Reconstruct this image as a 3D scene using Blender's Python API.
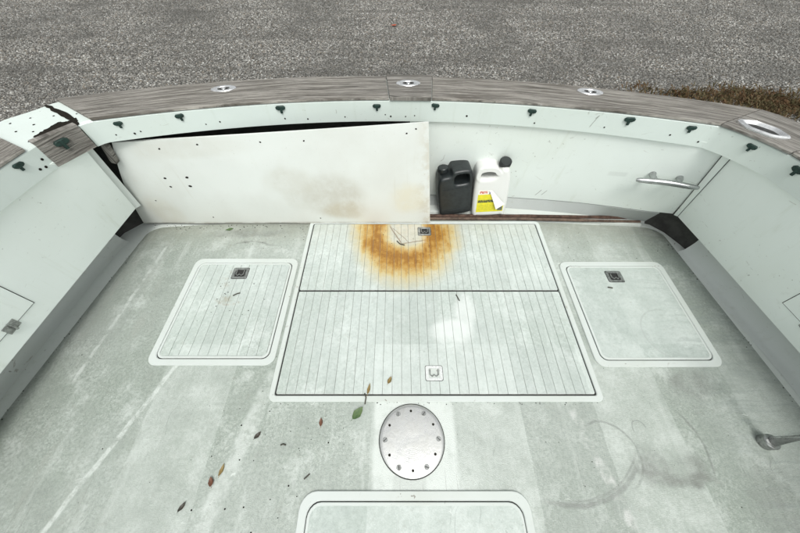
import bpy, bmesh, math, random
from mathutils import Vector, Matrix, Quaternion
random.seed(11)
R = math.radians
scene = bpy.context.scene
for o in list(bpy.data.objects):
    bpy.data.objects.remove(o)
col = scene.collection

# ------------------------------------------------------------ camera
cam = bpy.data.cameras.new('camera')
cam.sensor_width = 36.0
cam.lens = 36.0 * 295.0 / 800.0
cam.clip_start = 0.02
cam.clip_end = 1000
cam_ob = bpy.data.objects.new('camera', cam)
col.objects.link(cam_ob)
cam_ob.location = (0, 0, 1.5)
cam_ob.rotation_euler = (R(90 - 54.69), 0, 0)
scene.camera = cam_ob
# ------------------------------------------------------------ sky, sun, exposure
SUN_EL, SUN_AZ = 60, 170          # azimuth clockwise from +Y
world = bpy.data.worlds.new('World')
scene.world = world
world.use_nodes = True
wn = world.node_tree
wn.nodes.clear()
sky = wn.nodes.new('ShaderNodeTexSky')
sky.sky_type = 'NISHITA'
sky.sun_disc = False
sky.sun_elevation = R(SUN_EL)
sky.sun_rotation = R(SUN_AZ)
sky.air_density = 1.0
sky.dust_density = 4.0
hsv = wn.nodes.new('ShaderNodeHueSaturation')
hsv.inputs['Saturation'].default_value = 0.10      # cloud cover: grey-white sky
bg = wn.nodes.new('ShaderNodeBackground')
bg.inputs['Strength'].default_value = 0.12
wo = wn.nodes.new('ShaderNodeOutputWorld')
wn.links.new(sky.outputs[0], hsv.inputs['Color'])
tint = wn.nodes.new('ShaderNodeMix'); tint.data_type = 'RGBA'; tint.blend_type = 'MULTIPLY'
tint.inputs[0].default_value = 1.0; tint.inputs[7].default_value = (.975, 1.0, .985, 1)
wn.links.new(hsv.outputs[0], tint.inputs[6])
wn.links.new(tint.outputs[2], bg.inputs['Color'])
wn.links.new(bg.outputs[0], wo.inputs['Surface'])
sun = bpy.data.lights.new('sun', 'SUN')
sun.energy = 1.1
sun.angle = R(20)
sun.color = (1.0, 0.985, 0.94)
sun_ob = bpy.data.objects.new('sun', sun)
col.objects.link(sun_ob)
d = Vector((math.sin(R(SUN_AZ)) * math.cos(R(SUN_EL)), math.cos(R(SUN_AZ)) * math.cos(R(SUN_EL)), math.sin(R(SUN_EL))))
sun_ob.rotation_euler = d.to_track_quat('Z', 'Y').to_euler()
sun_ob.location = d * 30
vs = scene.view_settings
vs.view_transform = 'Standard'
vs.look = 'None'
vs.exposure = 0.66
vs.gamma = 1.0
vs.use_curve_mapping = False

GROUND = -1.6

# ============================================================ node helpers
class NT:
    def __init__(s, name):
        s.m = bpy.data.materials.new(name)
        s.m.use_nodes = True
        s.t = s.m.node_tree
        s.t.nodes.clear()
        s.out = s.t.nodes.new('ShaderNodeOutputMaterial')
        s.b = s.t.nodes.new('ShaderNodeBsdfPrincipled')
        s.t.links.new(s.b.outputs[0], s.out.inputs[0])
        s._pos = None
    def set(s, sock, v):
        if isinstance(v, bpy.types.NodeSocket):
            s.t.links.new(v, sock)
        elif v is not None:
            if sock.type == 'RGBA' and len(v) == 3:
                v = (*v, 1)
            sock.default_value = v
    def pos(s):
        if s._pos is None:
            s._pos = s.t.nodes.new('ShaderNodeNewGeometry').outputs['Position']
        return s._pos
    def obj(s):
        return s.t.nodes.new('ShaderNodeTexCoord').outputs['Object']
    def uv(s):
        n = s.t.nodes.new('ShaderNodeUVMap'); n.uv_map = 'UVMap'
        return n.outputs[0]
    def rnd(s):
        return s.t.nodes.new('ShaderNodeObjectInfo').outputs['Random']
    def math(s, op, a, b=None, clamp=False):
        n = s.t.nodes.new('ShaderNodeMath'); n.operation = op; n.use_clamp = clamp
        s.set(n.inputs[0], a); s.set(n.inputs[1], b)
        return n.outputs[0]
    def vm(s, op, a, b=None):
        n = s.t.nodes.new('ShaderNodeVectorMath'); n.operation = op
        s.set(n.inputs[0], a); s.set(n.inputs[1], b)
        return n.outputs['Value'] if op in ('DISTANCE', 'LENGTH', 'DOT_PRODUCT') else n.outputs[0]
    def sep(s, v):
        n = s.t.nodes.new('ShaderNodeSeparateXYZ'); s.set(n.inputs[0], v)
        return n.outputs
    def noise(s, v, scale=5, detail=4, rough=.55, dist=0, color=False):
        n = s.t.nodes.new('ShaderNodeTexNoise')
        s.set(n.inputs['Vector'], v); n.inputs['Scale'].default_value = scale
        n.inputs['Detail'].default_value = detail; n.inputs['Roughness'].default_value = rough
        n.inputs['Distortion'].default_value = dist
        return n.outputs['Color' if color else 'Fac']
    def voro(s, v, scale=5, feature='F1', out='Distance', rand=1):
        n = s.t.nodes.new('ShaderNodeTexVoronoi'); n.feature = feature
        s.set(n.inputs['Vector'], v); n.inputs['Scale'].default_value = scale
        n.inputs['Randomness'].default_value = rand
        return n.outputs[out]
    def step(s, v, a, b, c=0., d=1.):
        n = s.t.nodes.new('ShaderNodeMapRange'); n.interpolation_type = 'SMOOTHSTEP'
        s.set(n.inputs[0], v)
        for i, q in enumerate((a, b, c, d)): n.inputs[i + 1].default_value = q
        return n.outputs[0]
    def mix(s, f, a, b, mode='MIX'):
        n = s.t.nodes.new('ShaderNodeMix'); n.data_type = 'RGBA'; n.blend_type = mode
        s.set(n.inputs[0], f); s.set(n.inputs[6], a); s.set(n.inputs[7], b)
        return n.outputs[2]
    def mul(s, *a):
        r = a[0]
        for q in a[1:]: r = s.math('MULTIPLY', r, q)
        return r
    def warp(s, v, scale, amp):
        c = s.noise(v, scale, 3, color=True)
        c = s.vm('SUBTRACT', c, (.5, .5, .5))
        return s.vm('ADD', v, s.vm('MULTIPLY', c, (amp, amp, amp)))
    def bump(s, h, strength=.3, dist=.01, prev=None):
        n = s.t.nodes.new('ShaderNodeBump'); n.inputs['Strength'].default_value = strength
        n.inputs['Distance'].default_value = dist; s.set(n.inputs['Height'], h)
        if prev is not None: s.set(n.inputs['Normal'], prev)
        return n.outputs[0]
    def fin(s, color, rough=.5, metal=0., normal=None, spec=.5):
        s.set(s.b.inputs['Base Color'], color); s.set(s.b.inputs['Roughness'], rough)
        s.set(s.b.inputs['Metallic'], metal); s.set(s.b.inputs['Normal'], normal)
        s.set(s.b.inputs['Specular IOR Level'], spec)
        return s.m

def box_mask(n, p, x0, x1, y0, y1, soft=.012):
    x, y, _ = n.sep(p)
    return n.mul(n.step(x, x0 - soft, x0 + soft), n.step(x, x1 - soft, x1 + soft, 1, 0),
                 n.step(y, y0 - soft, y0 + soft), n.step(y, y1 - soft, y1 + soft, 1, 0))

def line_mask(n, p, a, b, w):
    """soft mask about the segment a-b on the deck plane"""
    ax, ay = a; bx, by = b
    L = math.hypot(bx - ax, by - ay); ux, uy = (bx - ax) / L, (by - ay) / L
    q = n.vm('SUBTRACT', p, (ax, ay, 0))
    along = n.vm('DOT_PRODUCT', q, (ux, uy, 0))
    across = n.math('ABSOLUTE', n.vm('DOT_PRODUCT', q, (-uy, ux, 0)))
    return n.mul(n.step(across, w * .4, w, 1, 0), n.step(along, -.02, .02), n.step(along, L - .02, L + .02, 1, 0))

def ring_mask(n, p, c, r, w, dirv, lo, hi):
    """part of a ring about c, kept where its direction agrees with dirv"""
    q = n.vm('MULTIPLY', n.vm('SUBTRACT', p, (c[0], c[1], 0)), (1, 1, 0))
    dd = n.vm('LENGTH', q)
    m = n.step(n.math('ABSOLUTE', n.math('SUBTRACT', dd, r)), w * .3, w, 1, 0)
    return n.mul(m, n.step(n.math('DIVIDE', n.vm('DOT_PRODUCT', q, dirv), r), lo, hi))

# ============================================================ materials
def mat_gelcoat(name, base, dirt=.3, rough=.38, streak=.25, seed=0., marks=()):
    n = NT(name); p = n.vm('ADD', n.pos(), (seed, seed * .7, seed * 1.3))
    big = n.noise(p, 2.2, 4, .5)
    c = n.mix(n.step(big, .35, .75, 0, .5 * dirt), base, tuple(v * f for v, f in zip(base, (.86, .86, .80))))
    st = n.noise(n.vm('MULTIPLY', p, (9, 9, .7)), 2.5, 5, .6)
    c = n.mix(n.step(st, .55, .8, 0, streak), c, tuple(v * f for v, f in zip(base, (.72, .72, .63))))
    sp = n.noise(p, 160, 2, .6)
    c = n.mix(n.step(sp, .72, .80, 0, .45 * dirt), c, (.16, .15, .12))
    sm = n.noise(p, 14, 6, .7)
    c = n.mix(n.step(sm, .6, .85, 0, .5 * dirt), c, (.42, .41, .36))
    # black rubs and chips
    ch = n.noise(n.warp(p, 30, .02), 55, 2, .5)
    c = n.mix(n.mul(n.step(ch, .70, .73, 0, .8 * dirt), n.step(big, .45, .6)), c, (.20, .19, .16))
    sc = n.noise(n.vm('MULTIPLY', n.warp(p, 2, .5), (8, 8, 60)), 1.2, 2, .6)
    c = n.mix(n.mul(n.step(sc, .68, .71, 0, .7 * dirt), n.step(sm, .45, .6)), c, (.33, .32, .28))
    for (mx, mz, dx, dz, L, w, k) in marks:
        q = n.vm('SUBTRACT', n.pos(), (mx, 0, mz))
        al = n.vm('DOT_PRODUCT', q, (dx, 0, dz)); ac = n.math('ABSOLUTE', n.vm('DOT_PRODUCT', n.warp(q, 30, .006), (-dz, 0, dx)))
        c = n.mix(n.mul(n.step(ac, w * .4, w, 1, 0), n.step(n.math('ABSOLUTE', al), L * .7, L, 1, 0), k), c, (.14, .135, .12))
    nb = n.bump(n.noise(p, 3, 2), .12, .05)
    nb = n.bump(n.noise(p, 60, 3), .05, .004, nb)
    return n.fin(c, n.step(sm, .3, .8, rough, rough + .2), 0, nb)

def deck_nodes(n, base, worn, rust=False):
    p = n.pos()
    wp = n.warp(p, 6, .06)
    x, y, z = n.sep(p)
    dk = lambda k: tuple(v * k for v in base)
    big = n.noise(p, 1.3, 4, .6)
    c = n.mix(n.step(big, .36, .66), base, tuple(v * f for v, f in zip(base, (.80, .825, .79))))
    # cloudy mottling at hand size, and a granular break-up of it
    md = n.noise(wp, 5.5, 5, .68)
    c = n.mix(n.step(md, .50, .72, 0, .75), c, worn)
    c = n.mix(n.step(md, .46, .28, 0, .55), c, dk(.74))
    gr = n.noise(p, 75, 4, .75)
    c = n.mix(n.mul(n.step(gr, .42, .62), n.step(md, .35, .65, .15, .5)), c, worn)
    c = n.mix(n.step(gr, .47, .32, 0, .42), c, dk(.66))
    # straight-edged areas where coats of paint end
    cell = n.t.nodes.new('ShaderNodeTexWhiteNoise'); cell.noise_dimensions = '2D'
    sn = n.vm('FLOOR', n.vm('MULTIPLY', n.vm('ADD', n.warp(p, 14, .012), (.13, .31, 0)), (2.9, 1.15, 0)))
    n.set(cell.inputs['Vector'], sn)
    pr = cell.outputs['Value']
    c = n.mix(n.mul(n.step(pr, .62, .64, 0, .40), n.step(md, .3, .6, .4, 1)), c, worn)
    c = n.mix(n.step(pr, .26, .24, 0, .22), c, dk(.78))
    # long rubbed streaks fore and aft
    st = n.noise(n.vm('MULTIPLY', wp, (9, .8, 1)), 1.7, 4, .65)
    c = n.mix(n.step(st, .54, .72, 0, .42), c, worn)
    # brushed grime running athwart near the starboard side
    ht = n.noise(n.vm('MULTIPLY', wp, (1.6, 24, 1)), 1.6, 4, .7)
    c = n.mix(n.mul(n.step(ht, .46, .66, 0, .62), n.step(n.math('ADD', x, n.math('MULTIPLY', md, .5)), 1.45, 1.95)), c, (.29, .325, .31))
    # the same, slantwise, on the port side
    vt = n.noise(n.vm('MULTIPLY', wp, (10, 1.6, 1)), 1.5, 4, .7)
    c = n.mix(n.mul(n.step(vt, .5, .7, 0, .55), n.step(x, -.95, -1.5)), c, (.35, .37, .335))
    # fine grime
    g = n.noise(p, 24, 5, .78)
    c = n.mix(n.step(g, .56, .78, 0, .6), c, (.30, .305, .27))
    c = n.mix(n.step(n.noise(p, 170, 2, .7), .68, .76, 0, .55), c, (.20, .20, .17))
    # flaking: small chips down to the pale undercoat, gathered in drifts
    fl = n.noise(n.warp(p, 40, .01), 150, 2, .5)
    c = n.mix(n.mul(n.step(fl, .60, .64, 0, .4), n.step(n.noise(p, 3.1, 3, .6), .50, .62)), c, worn)
    c = n.mix(n.mul(n.step(n.noise(p, 60, 4, .8), .60, .66, 0, .6), n.step(n.noise(n.vm('ADD', p, (7, 3, 0)), 2.3, 4, .65), .50, .66)), c, dk(.50))
    # hair scratches running both ways
    s2 = n.noise(n.vm('MULTIPLY', n.warp(p, 2, .4), (70, 3, 1)), 1.3, 2, .6)
    c = n.mix(n.step(s2, .69, .72, 0, .45), c, dk(.55))
    # pale scratches
    sc = n.noise(n.vm('MULTIPLY', n.warp(p, 3, .5), (4, 55, 1)), 1.6, 2, .6)
    c = n.mix(n.mul(n.step(sc, .70, .735, 0, .7), n.step(md, .42, .6)), c, (.66, .69, .66))
    # dirt gathered towards the stern edge
    ed = n.step(n.math('ADD', y, n.math('MULTIPLY', g, .5)), 1.40, 1.72)
    c = n.mix(n.math('MULTIPLY', ed, .38), c, (.36, .35, .28))
    return c, p, wp, g

def mat_deck():
    n = NT('deck_nonskid')
    c, p, wp, g = deck_nodes(n, (.350, .384, .352), (.535, .572, .54))
    pt = n.noise(p, 9, 5, .7)
    # bare white square round the inspection plate
    m = box_mask(n, n.warp(p, 12, .02), -.115, .245, -.1, .295, .012)
    c = n.mix(n.mul(m, n.step(pt, .25, .55, .25, .9)), c, (.60, .635, .605))
    m = box_mask(n, n.warp(p, 12, .012), -.03, .11, -.3, 0, .008)
    c = n.mix(n.mul(m, .5), c, (.44, .47, .44))
    # old paint / sealant lines
    m = line_mask(n, n.warp(p, 9, .02), (-1.10, .52), (-1.37, -.2), .015)
    c = n.mix(n.mul(m, n.step(n.noise(p, 22, 4, .7), .35, .6, .1, .85)), c, (.61, .645, .615))
    m = line_mask(n, n.warp(p, 9, .03), (-.62, .42), (-.80, -.35), .05)
    c = n.mix(n.mul(m, n.step(pt, .35, .6, .0, .6)), c, (.60, .635, .605))
    m = line_mask(n, n.warp(p, 14, .03), (.80, .24), (.95, -.4), .03)
    c = n.mix(n.mul(m, n.step(pt, .4, .6, 0, .8)), c, (.60, .61, .59))
    m = line_mask(n, n.warp(p, 9, .02), (-1.52, 1.30), (-1.60, .3), .012)
    c = n.mix(n.mul(m, n.step(pt, .4, .6, 0, .7)), c, (.60, .635, .605))
    # faint remains of moulded plank lines
    x, y, z = n.sep(wp)
    xx = n.sep(p)[0]
    fr = n.math('ABSOLUTE', n.math('SUBTRACT', n.math('FRACT', n.math('DIVIDE', xx, .047)), .5))
    ln = n.mul(n.step(fr, .455, .49), n.step(n.noise(n.vm('MULTIPLY', p, (4, 1.6, 1)), 1.9, 4, .7), .52, .64), n.step(n.math('ABSOLUTE', n.math('SUBTRACT', n.sep(p)[1], .55)), .35, .75, .22, 1.))
    c = n.mix(n.math('MULTIPLY', ln, .5), c, (.22, .22, .2))
    # black rubber scuffs, then dark smudges and one painted corner shade
    q = n.warp(p, 6, .03)
    fade = n.step(pt, .3, .6, .25, .9)
    for cc, r, w, dv, lo, hi, k in (((.905, .075), .125, .007, (.8, .5, 0), -.35, .3, .5), ((.70, .30), .400, .013, (.28, -.96, 0), .74, .97, .62),
                                 ((.70, .30), .385, .006, (.45, -.9, 0), .8, .95, .4), ((1.10, .10), .225, .008, (1, .1, 0), .80, .93, .55), ((1.075, .175), .030, .005, (-.3, 1, 0), -.6, .2, .4)):
        c = n.mix(n.mul(ring_mask(n, q, cc, r, w, dv, lo, hi), fade, k), c, (.16, .165, .155))
    for cx, cy, rx, ry, k in ((1.06, .03, .09, .07, .75), (1.20, -.015, .13, .035, .8), (1.24, .03, .08, .05, .5), (1.42, .36, .14, .09, .5), (1.60, -.12, .24, .22, .45), (-1.0, 1.34, .3, .04, .5), (-.95, 1.25, .16, .012, .7)):  # broad blob beside the handrail post paints that corner's shade into the deck colour
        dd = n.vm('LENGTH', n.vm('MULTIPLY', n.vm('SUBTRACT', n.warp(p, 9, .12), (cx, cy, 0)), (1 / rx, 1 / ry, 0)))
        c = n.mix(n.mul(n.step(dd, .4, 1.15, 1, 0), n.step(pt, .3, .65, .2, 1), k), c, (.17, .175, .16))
    nb = n.bump(n.noise(p, 240, 2), .5, .004)
    nb = n.bump(n.noise(p, 5, 3), .12, .03, nb)
    return n.fin(c, n.step(g, .35, .7, .38, .62), 0, nb)

def mat_hatch(name, base, worn, rust):
    n = NT(name)
    c, p, wp, g = deck_nodes(n, base, worn)
    ob = n.t.nodes.new('ShaderNodeObjectInfo').outputs['Random']
    c = n.mix(.16, c, n.mix(ob, tuple(v * .75 for v in base), tuple(min(1, v * 1.25) for v in base)))
    if rust:
        pt = n.noise(p, 6, 5, .7)
        q = n.warp(p, 7, .12)
        # bright bare patch
        d1 = n.vm('LENGTH', n.vm('MULTIPLY', n.vm('SUBTRACT', q, (.285, .645, 0)), (1 / .13, 1 / .075, 0)))
        c = n.mix(n.mul(n.step(d1, .55, 1.15, 1, 0), n.step(pt, .25, .6, .45, .9)), c, (.62, .65, .63))
        d1 = n.vm('LENGTH', n.vm('MULTIPLY', n.vm('SUBTRACT', q, (.365, .74, 0)), (1 / .055, 1 / .15, 0)))
        c = n.mix(n.mul(n.step(d1, .5, 1.2, 1, 0), n.step(pt, .25, .6, .4, .8)), c, (.62, .65, .63))
        # rust ring left by something that stood here
        q = n.warp(p, 4, .13)
        dd = n.vm('LENGTH', n.vm('MULTIPLY', n.vm('SUBTRACT', q, (.035, 1.385, 0)), (1 / .255, 1 / .335, 0)))
        lob = n.noise(p, 3.3, 3, .6)
        grain = n.noise(p, 30, 5, .68)
        runs = n.noise(n.vm('MULTIPLY', p, (30, 3, 1)), 1.2, 4, .65)
        band = n.mul(n.step(dd, .30, .80), n.step(dd, .72, 1.75, 1, 0))
        I = n.math('MULTIPLY', band, n.math('ADD', n.step(grain, .3, .7, .88, 1.14), n.step(lob, .35, .65, -.08, .18)))
        I = n.math('ADD', I, n.mul(band, n.step(runs, .45, .7, -.12, .18)), True)
        c = n.mix(n.step(I, .0, .62, 0, .85), c, (.52, .40, .155))
        c = n.mix(n.step(I, .38, .90, 0, .92), c, (.37, .185, .022))
        c = n.mix(n.step(I, .78, 1.05, 0, .85), c, (.23, .095, .012))
        c = n.mix(n.mul(n.step(n.noise(p, 110, 3, .7), .60, .68), n.step(I, .2, .7), .8), c, (.12, .05, .012))
        inn = n.step(dd, .15, .75, 1, 0)
        c = n.mix(n.mul(inn, n.step(grain, .35, .7, .25, .75)), c, (.50, .43, .30))
        c = n.mix(n.mul(box_mask(n, n.warp(p, 10, .03), -.06, .17, 1.25, 1.40, .012), n.step(g, .4, .6, .5, .1)), c, (.52, .50, .44))
        for a_, b_, w_ in (((-.07, 1.40), (.01, 1.24), .006), ((.01, 1.24), (.16, 1.27), .005), ((-.05, 1.38), (.06, 1.25), .003)):
            c = n.mix(n.mul(line_mask(n, n.warp(p, 9, .02), a_, b_, w_), .7), c, (.16, .10, .06))
    q = n.warp(p, 6, .02)
    c = n.mix(n.mul(ring_mask(n, q, (1.44, .62), .14, .006, (-1, .2, 0), -.4, .1), .3), c, (.3, .31, .3))
    c = n.mix(n.mul(ring_mask(n, q, (-.98, .90), .11, .010, (.1, -1, 0), .4, .9), n.step(g, .45, .6), .55), c, (.30, .26, .20))
    for cx, cy, rx, ry in ((-1.05, .93, .06, .05), (-1.0, .83, .05, .035), (-1.02, 1.0, .05, .03)):
        d2 = n.vm('LENGTH', n.vm('MULTIPLY', n.vm('SUBTRACT', n.warp(p, 14, .08), (cx, cy, 0)), (1 / rx, 1 / ry, 0)))
        c = n.mix(n.mul(n.step(d2, .3, 1.1, 1, 0), n.step(g, .42, .6), .5), c, (.30, .26, .19))
    nb = n.bump(n.noise(p, 240, 2), .2, .003)
    nb = n.bump(n.noise(p, 6, 3), .1, .03, nb)
    return n.fin(c, n.step(g, .35, .7, .34, .6), 0, nb)

def mat_wood(name='weathered_teak', dark=(.112, .101, .087), light=(.345, .326, .295), seed=0.):
    n = NT(name)
    u = n.uv()
    v = n.vm('ADD', u, (seed, seed * 2.1, 0))
    rr = n.t.nodes.new('ShaderNodeCombineXYZ')
    n.set(rr.inputs[0], n.math('MULTIPLY', n.rnd(), 37.)); n.set(rr.inputs[1], n.math('MULTIPLY', n.rnd(), 19.))
    v = n.vm('ADD', v, rr.outputs[0])
    w = n.warp(v, 2.2, .05)
    a = n.noise(n.vm('MULTIPLY', w, (1.6, 40, 1)), 1.6, 5, .7)
    b = n.noise(n.vm('MULTIPLY', w, (4, 150, 1)), 1.4, 3, .7)
    big = n.noise(v, 3.0, 4, .6)
    c = n.mix(n.step(a, .36, .62), dark, light)
    c = n.mix(n.step(b, .50, .66, 0, .8), c, tuple(q * .5 for q in dark))
    c = n.mix(n.step(big, .4, .7, .0, .35), c, (.19, .18, .165))
    c = n.mix(n.step(n.noise(n.vm('MULTIPLY', w, (3, 60, 1)), 2.3, 3, .7), .60, .72, 0, .6), c, (.50, .495, .47))
    k = n.noise(n.vm('MULTIPLY', v, (1, 4, 1)), 4, 5, .75)
    c = n.mix(n.step(k, .60, .74, 0, .7), c, (.075, .073, .068))
    c = n.mix(n.mul(n.step(n.noise(n.vm('MULTIPLY', w, (.9, 30, 1)), 2.6, 2, .5), .66, .70), .85), c, (.03, .028, .025))
    nb = n.bump(n.math('ADD', a, n.math('MULTIPLY', b, .8)), 1., .008)
    return n.fin(c, .85, 0, nb, .25)

def mat_simple(name, c, rough=.5, metal=0., var=.25, scale=30, bump=.1):
    n = NT(name); p = n.pos()
    f = n.noise(p, scale, 5, .65)
    cc = n.mix(n.step(f, .35, .7), c, tuple(v * (1 - var) for v in c))
    return n.fin(cc, n.step(f, .3, .7, max(.03, rough - .06), rough + .1), metal, n.bump(f, bump, .003))

def mat_plate():
    n = NT('spun_aluminium'); p = n.vm('SUBTRACT', n.pos(), (.052, .129, 0))
    dd = n.vm('LENGTH', n.vm('MULTIPLY', p, (1, 1, 0)))
    rings = n.math('SINE', n.math('MULTIPLY', dd, 900))
    f = n.noise(p, 24, 6, .7)
    f2 = n.noise(p, 120, 3, .7)
    c = n.mix(n.step(f, .35, .7), (.78, .78, .76), (.56, .56, .54))
    c = n.mix(n.step(f2, .62, .75, 0, .6), c, (.30, .30, .28))
    nb = n.bump(rings, .05, .001)
    nb = n.bump(f, .25, .004, nb)
    return n.fin(c, n.step(f, .3, .7, .24, .42), .92, nb)

def mat_ground():
    n = NT('gravel_bed'); p = n.pos()
    cell = n.sep(n.voro(p, 24, 'F1', 'Color'))[0]
    dist = n.voro(p, 24, 'F1', 'Distance')
    c = n.mix(cell, (.085, .082, .075), (.27, .26, .24))
    c = n.mix(n.step(dist, .35, .7, 0, .8), c, (.03, .029, .026))
    big = n.noise(p, .35, 4, .6)
    c = n.mix(n.step(big, .4, .7, 0, .45), c, (.10, .095, .085))
    return n.fin(c, .9, 0, n.bump(dist, .9, .03), .2)

def mat_stone():
    n = NT('gravel_stone'); r = n.rnd()
    c = n.mix(n.step(r, 0, .8), (.080, .077, .071), (.285, .276, .256))
    c = n.mix(n.step(r, .84, .995), c, (.48, .48, .46))
    c = n.mix(n.step(n.math('FRACT', n.math('MULTIPLY', r, 17.3)), .8, .95, 0, .5), c, (.21, .165, .115))
    p = n.pos()
    c = n.mix(n.step(n.noise(p, .45, 4, .6), .42, .66, 0, .55), c, (.085, .084, .078))
    c = n.mix(n.mul(n.step(n.noise(n.vm('MULTIPLY', p, (.16, 1, 1)), 1.3, 4, .65), .50, .64), .4), c, (.075, .072, .066))
    return n.fin(c, .85, 0, n.bump(n.noise(p, 120, 3), .3, .004), .3)

def mat_label():
    n = NT('jug_label'); u = n.uv()
    x, y, _ = n.sep(u)
    c = n.mix(n.step(n.noise(u, 9, 4), .3, .7), (.72, .62, .02), (.58, .55, .03))
    c = n.mix(n.step(y, .80, .81), c, (.78, .76, .70))                       # pale heading band
    sq = n.noise(n.vm('MULTIPLY', u, (26, 5, 1)), 2.0, 2)
    def bar(y0, y1, x0, x1): return n.mul(n.step(y, y0 - .01, y0 + .01), n.step(y, y1 - .01, y1 + .01, 1, 0), n.step(x, x0 - .01, x0 + .01), n.step(x, x1 - .01, x1 + .01, 1, 0))
    c = n.mix(n.mul(bar(.84, .95, .08, .36), n.step(sq, .42, .5)), c, (.55, .10, .05))
    c = n.mix(n.mul(bar(.80, .92, .40, .62), n.step(sq, .45, .55)), c, (.05, .06, .16))
    c = n.mix(n.mul(bar(.44, .56, .04, .98), n.step(sq, .36, .46)), c, (.05, .06, .03))
    c = n.mix(n.mul(bar(.08, .34, .06, .70), n.step(n.noise(n.vm('MULTIPLY', u, (14, 22, 1)), 2, 2), .50, .58), .6), c, (.30, .28, .03))
    c = n.mix(bar(.04, .24, .80, .98), c, (.10, .11, .08))
    return n.fin(c, .45)

M = {}
M['coaming'] = mat_gelcoat('white_gelcoat', (.585, .645, .615), .6, .36, .25, 0., ((1.0, .69, .25, .97, .035, .003, .6), (1.005, .715, .6, .8, .012, .004, .5)))
M['liner'] = mat_gelcoat('liner_gelcoat', (.745, .795, .765), .6, .33, .34, 3.1, ((.95, .14, .35, .94, .035, .003, .7), (.985, .145, .35, .94, .03, .003, .6), (.60, .35, 1, .1, .1, .03, .10), (1.30, .38, .9, .1, .05, .02, .12)))
M['side'] = mat_gelcoat('side_gelcoat', (.80, .855, .825), .6, .33, .34, 5.3)
M['frame'] = mat_gelcoat('hatch_frame_gelcoat', (.53, .565, .545), 1., .42, .15, 8.)
M['sill'] = mat_gelcoat('sill_gelcoat', (.52, .545, .52), .9, .42, .3, 1.)
M['wallgrey'] = mat_gelcoat('grey_wall_paint', (.30, .32, .31), .9, .5, .4, 7.)
M['gutter'] = mat_gelcoat('gutter_gelcoat', (.74, .785, .76), .9, .42, .3, 2.)
M['toe'] = mat_gelcoat('toe_gelcoat', (.68, .72, .70), .9, .5, .4, 4.)
M['dark_in'] = mat_simple('raw_laminate', (.055, .055, .05), .8, 0, .4, 12)
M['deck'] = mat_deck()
M['hatch'] = mat_hatch('hatch_plank_paint', (.45, .495, .47), (.60, .64, .615), False)
M['rusthatch'] = mat_hatch('hatch_plank_rust', (.46, .505, .48), (.60, .64, .615), True)
M['plainhatch'] = mat_hatch('hatch_plain', (.405, .452, .425), (.57, .612, .585), False)
M['caulk'] = mat_simple('dirty_caulk', (.31, .31, .29), .8, 0, .5, 40)
M['seal'] = mat_simple('black_seal', (.018, .018, .017), .7)
M['wood'] = mat_wood()
M['wood2'] = mat_wood('weathered_block', (.115, .106, .094), (.31, .295, .27), 3.7)
M['chrome'] = mat_simple('chrome', (.80, .80, .80), .18, .85, .25, 40, .05)
M['polished'] = mat_simple('polished_latch', (.74, .75, .74), .3, .25, .2, 50, .05)
M['steel'] = mat_simple('stainless', (.50, .51, .51), .24, 1., .3, 30, .08)
M['dull'] = mat_simple('dull_steel', (.42, .43, .42), .36, .9, .5, 60, .2)
M['verdigris'] = mat_simple('green_bronze', (.014, .042, .034), .6, .2, .6, 90, .4)
_h = NT('hole_dark'); M['hole'] = _h.fin(_h.mix(_h.noise(_h.pos(), 60, 4), (.012, .011, .010), (.030, .027, .022)), 1., 0, None, 0.)
M['plate'] = mat_plate()
M['blackplastic'] = mat_simple('black_plastic', (.016, .020, .021), .38, 0, .4, 25, .15)
M['whiteplastic'] = mat_gelcoat('white_plastic', (.66, .665, .645), .3, .35, .1, 6.)
M['paper'] = mat_simple('paper_back', (.80, .80, .77), .6, 0, .1)
M['label'] = mat_label()
M['rust'] = mat_simple('rusty_rod', (.085, .045, .030), .75, .15, .65, 35, .6)
M['rust2'] = mat_simple('brown_rod', (.12, .078, .055), .7, 0, .6, 30, .5)
M['hull'] = mat_gelcoat('hull_gelcoat', (.66, .69, .67), .4, .3, .4, 9.)
M['ground'] = mat_ground()
M['stone'] = mat_stone()
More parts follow.
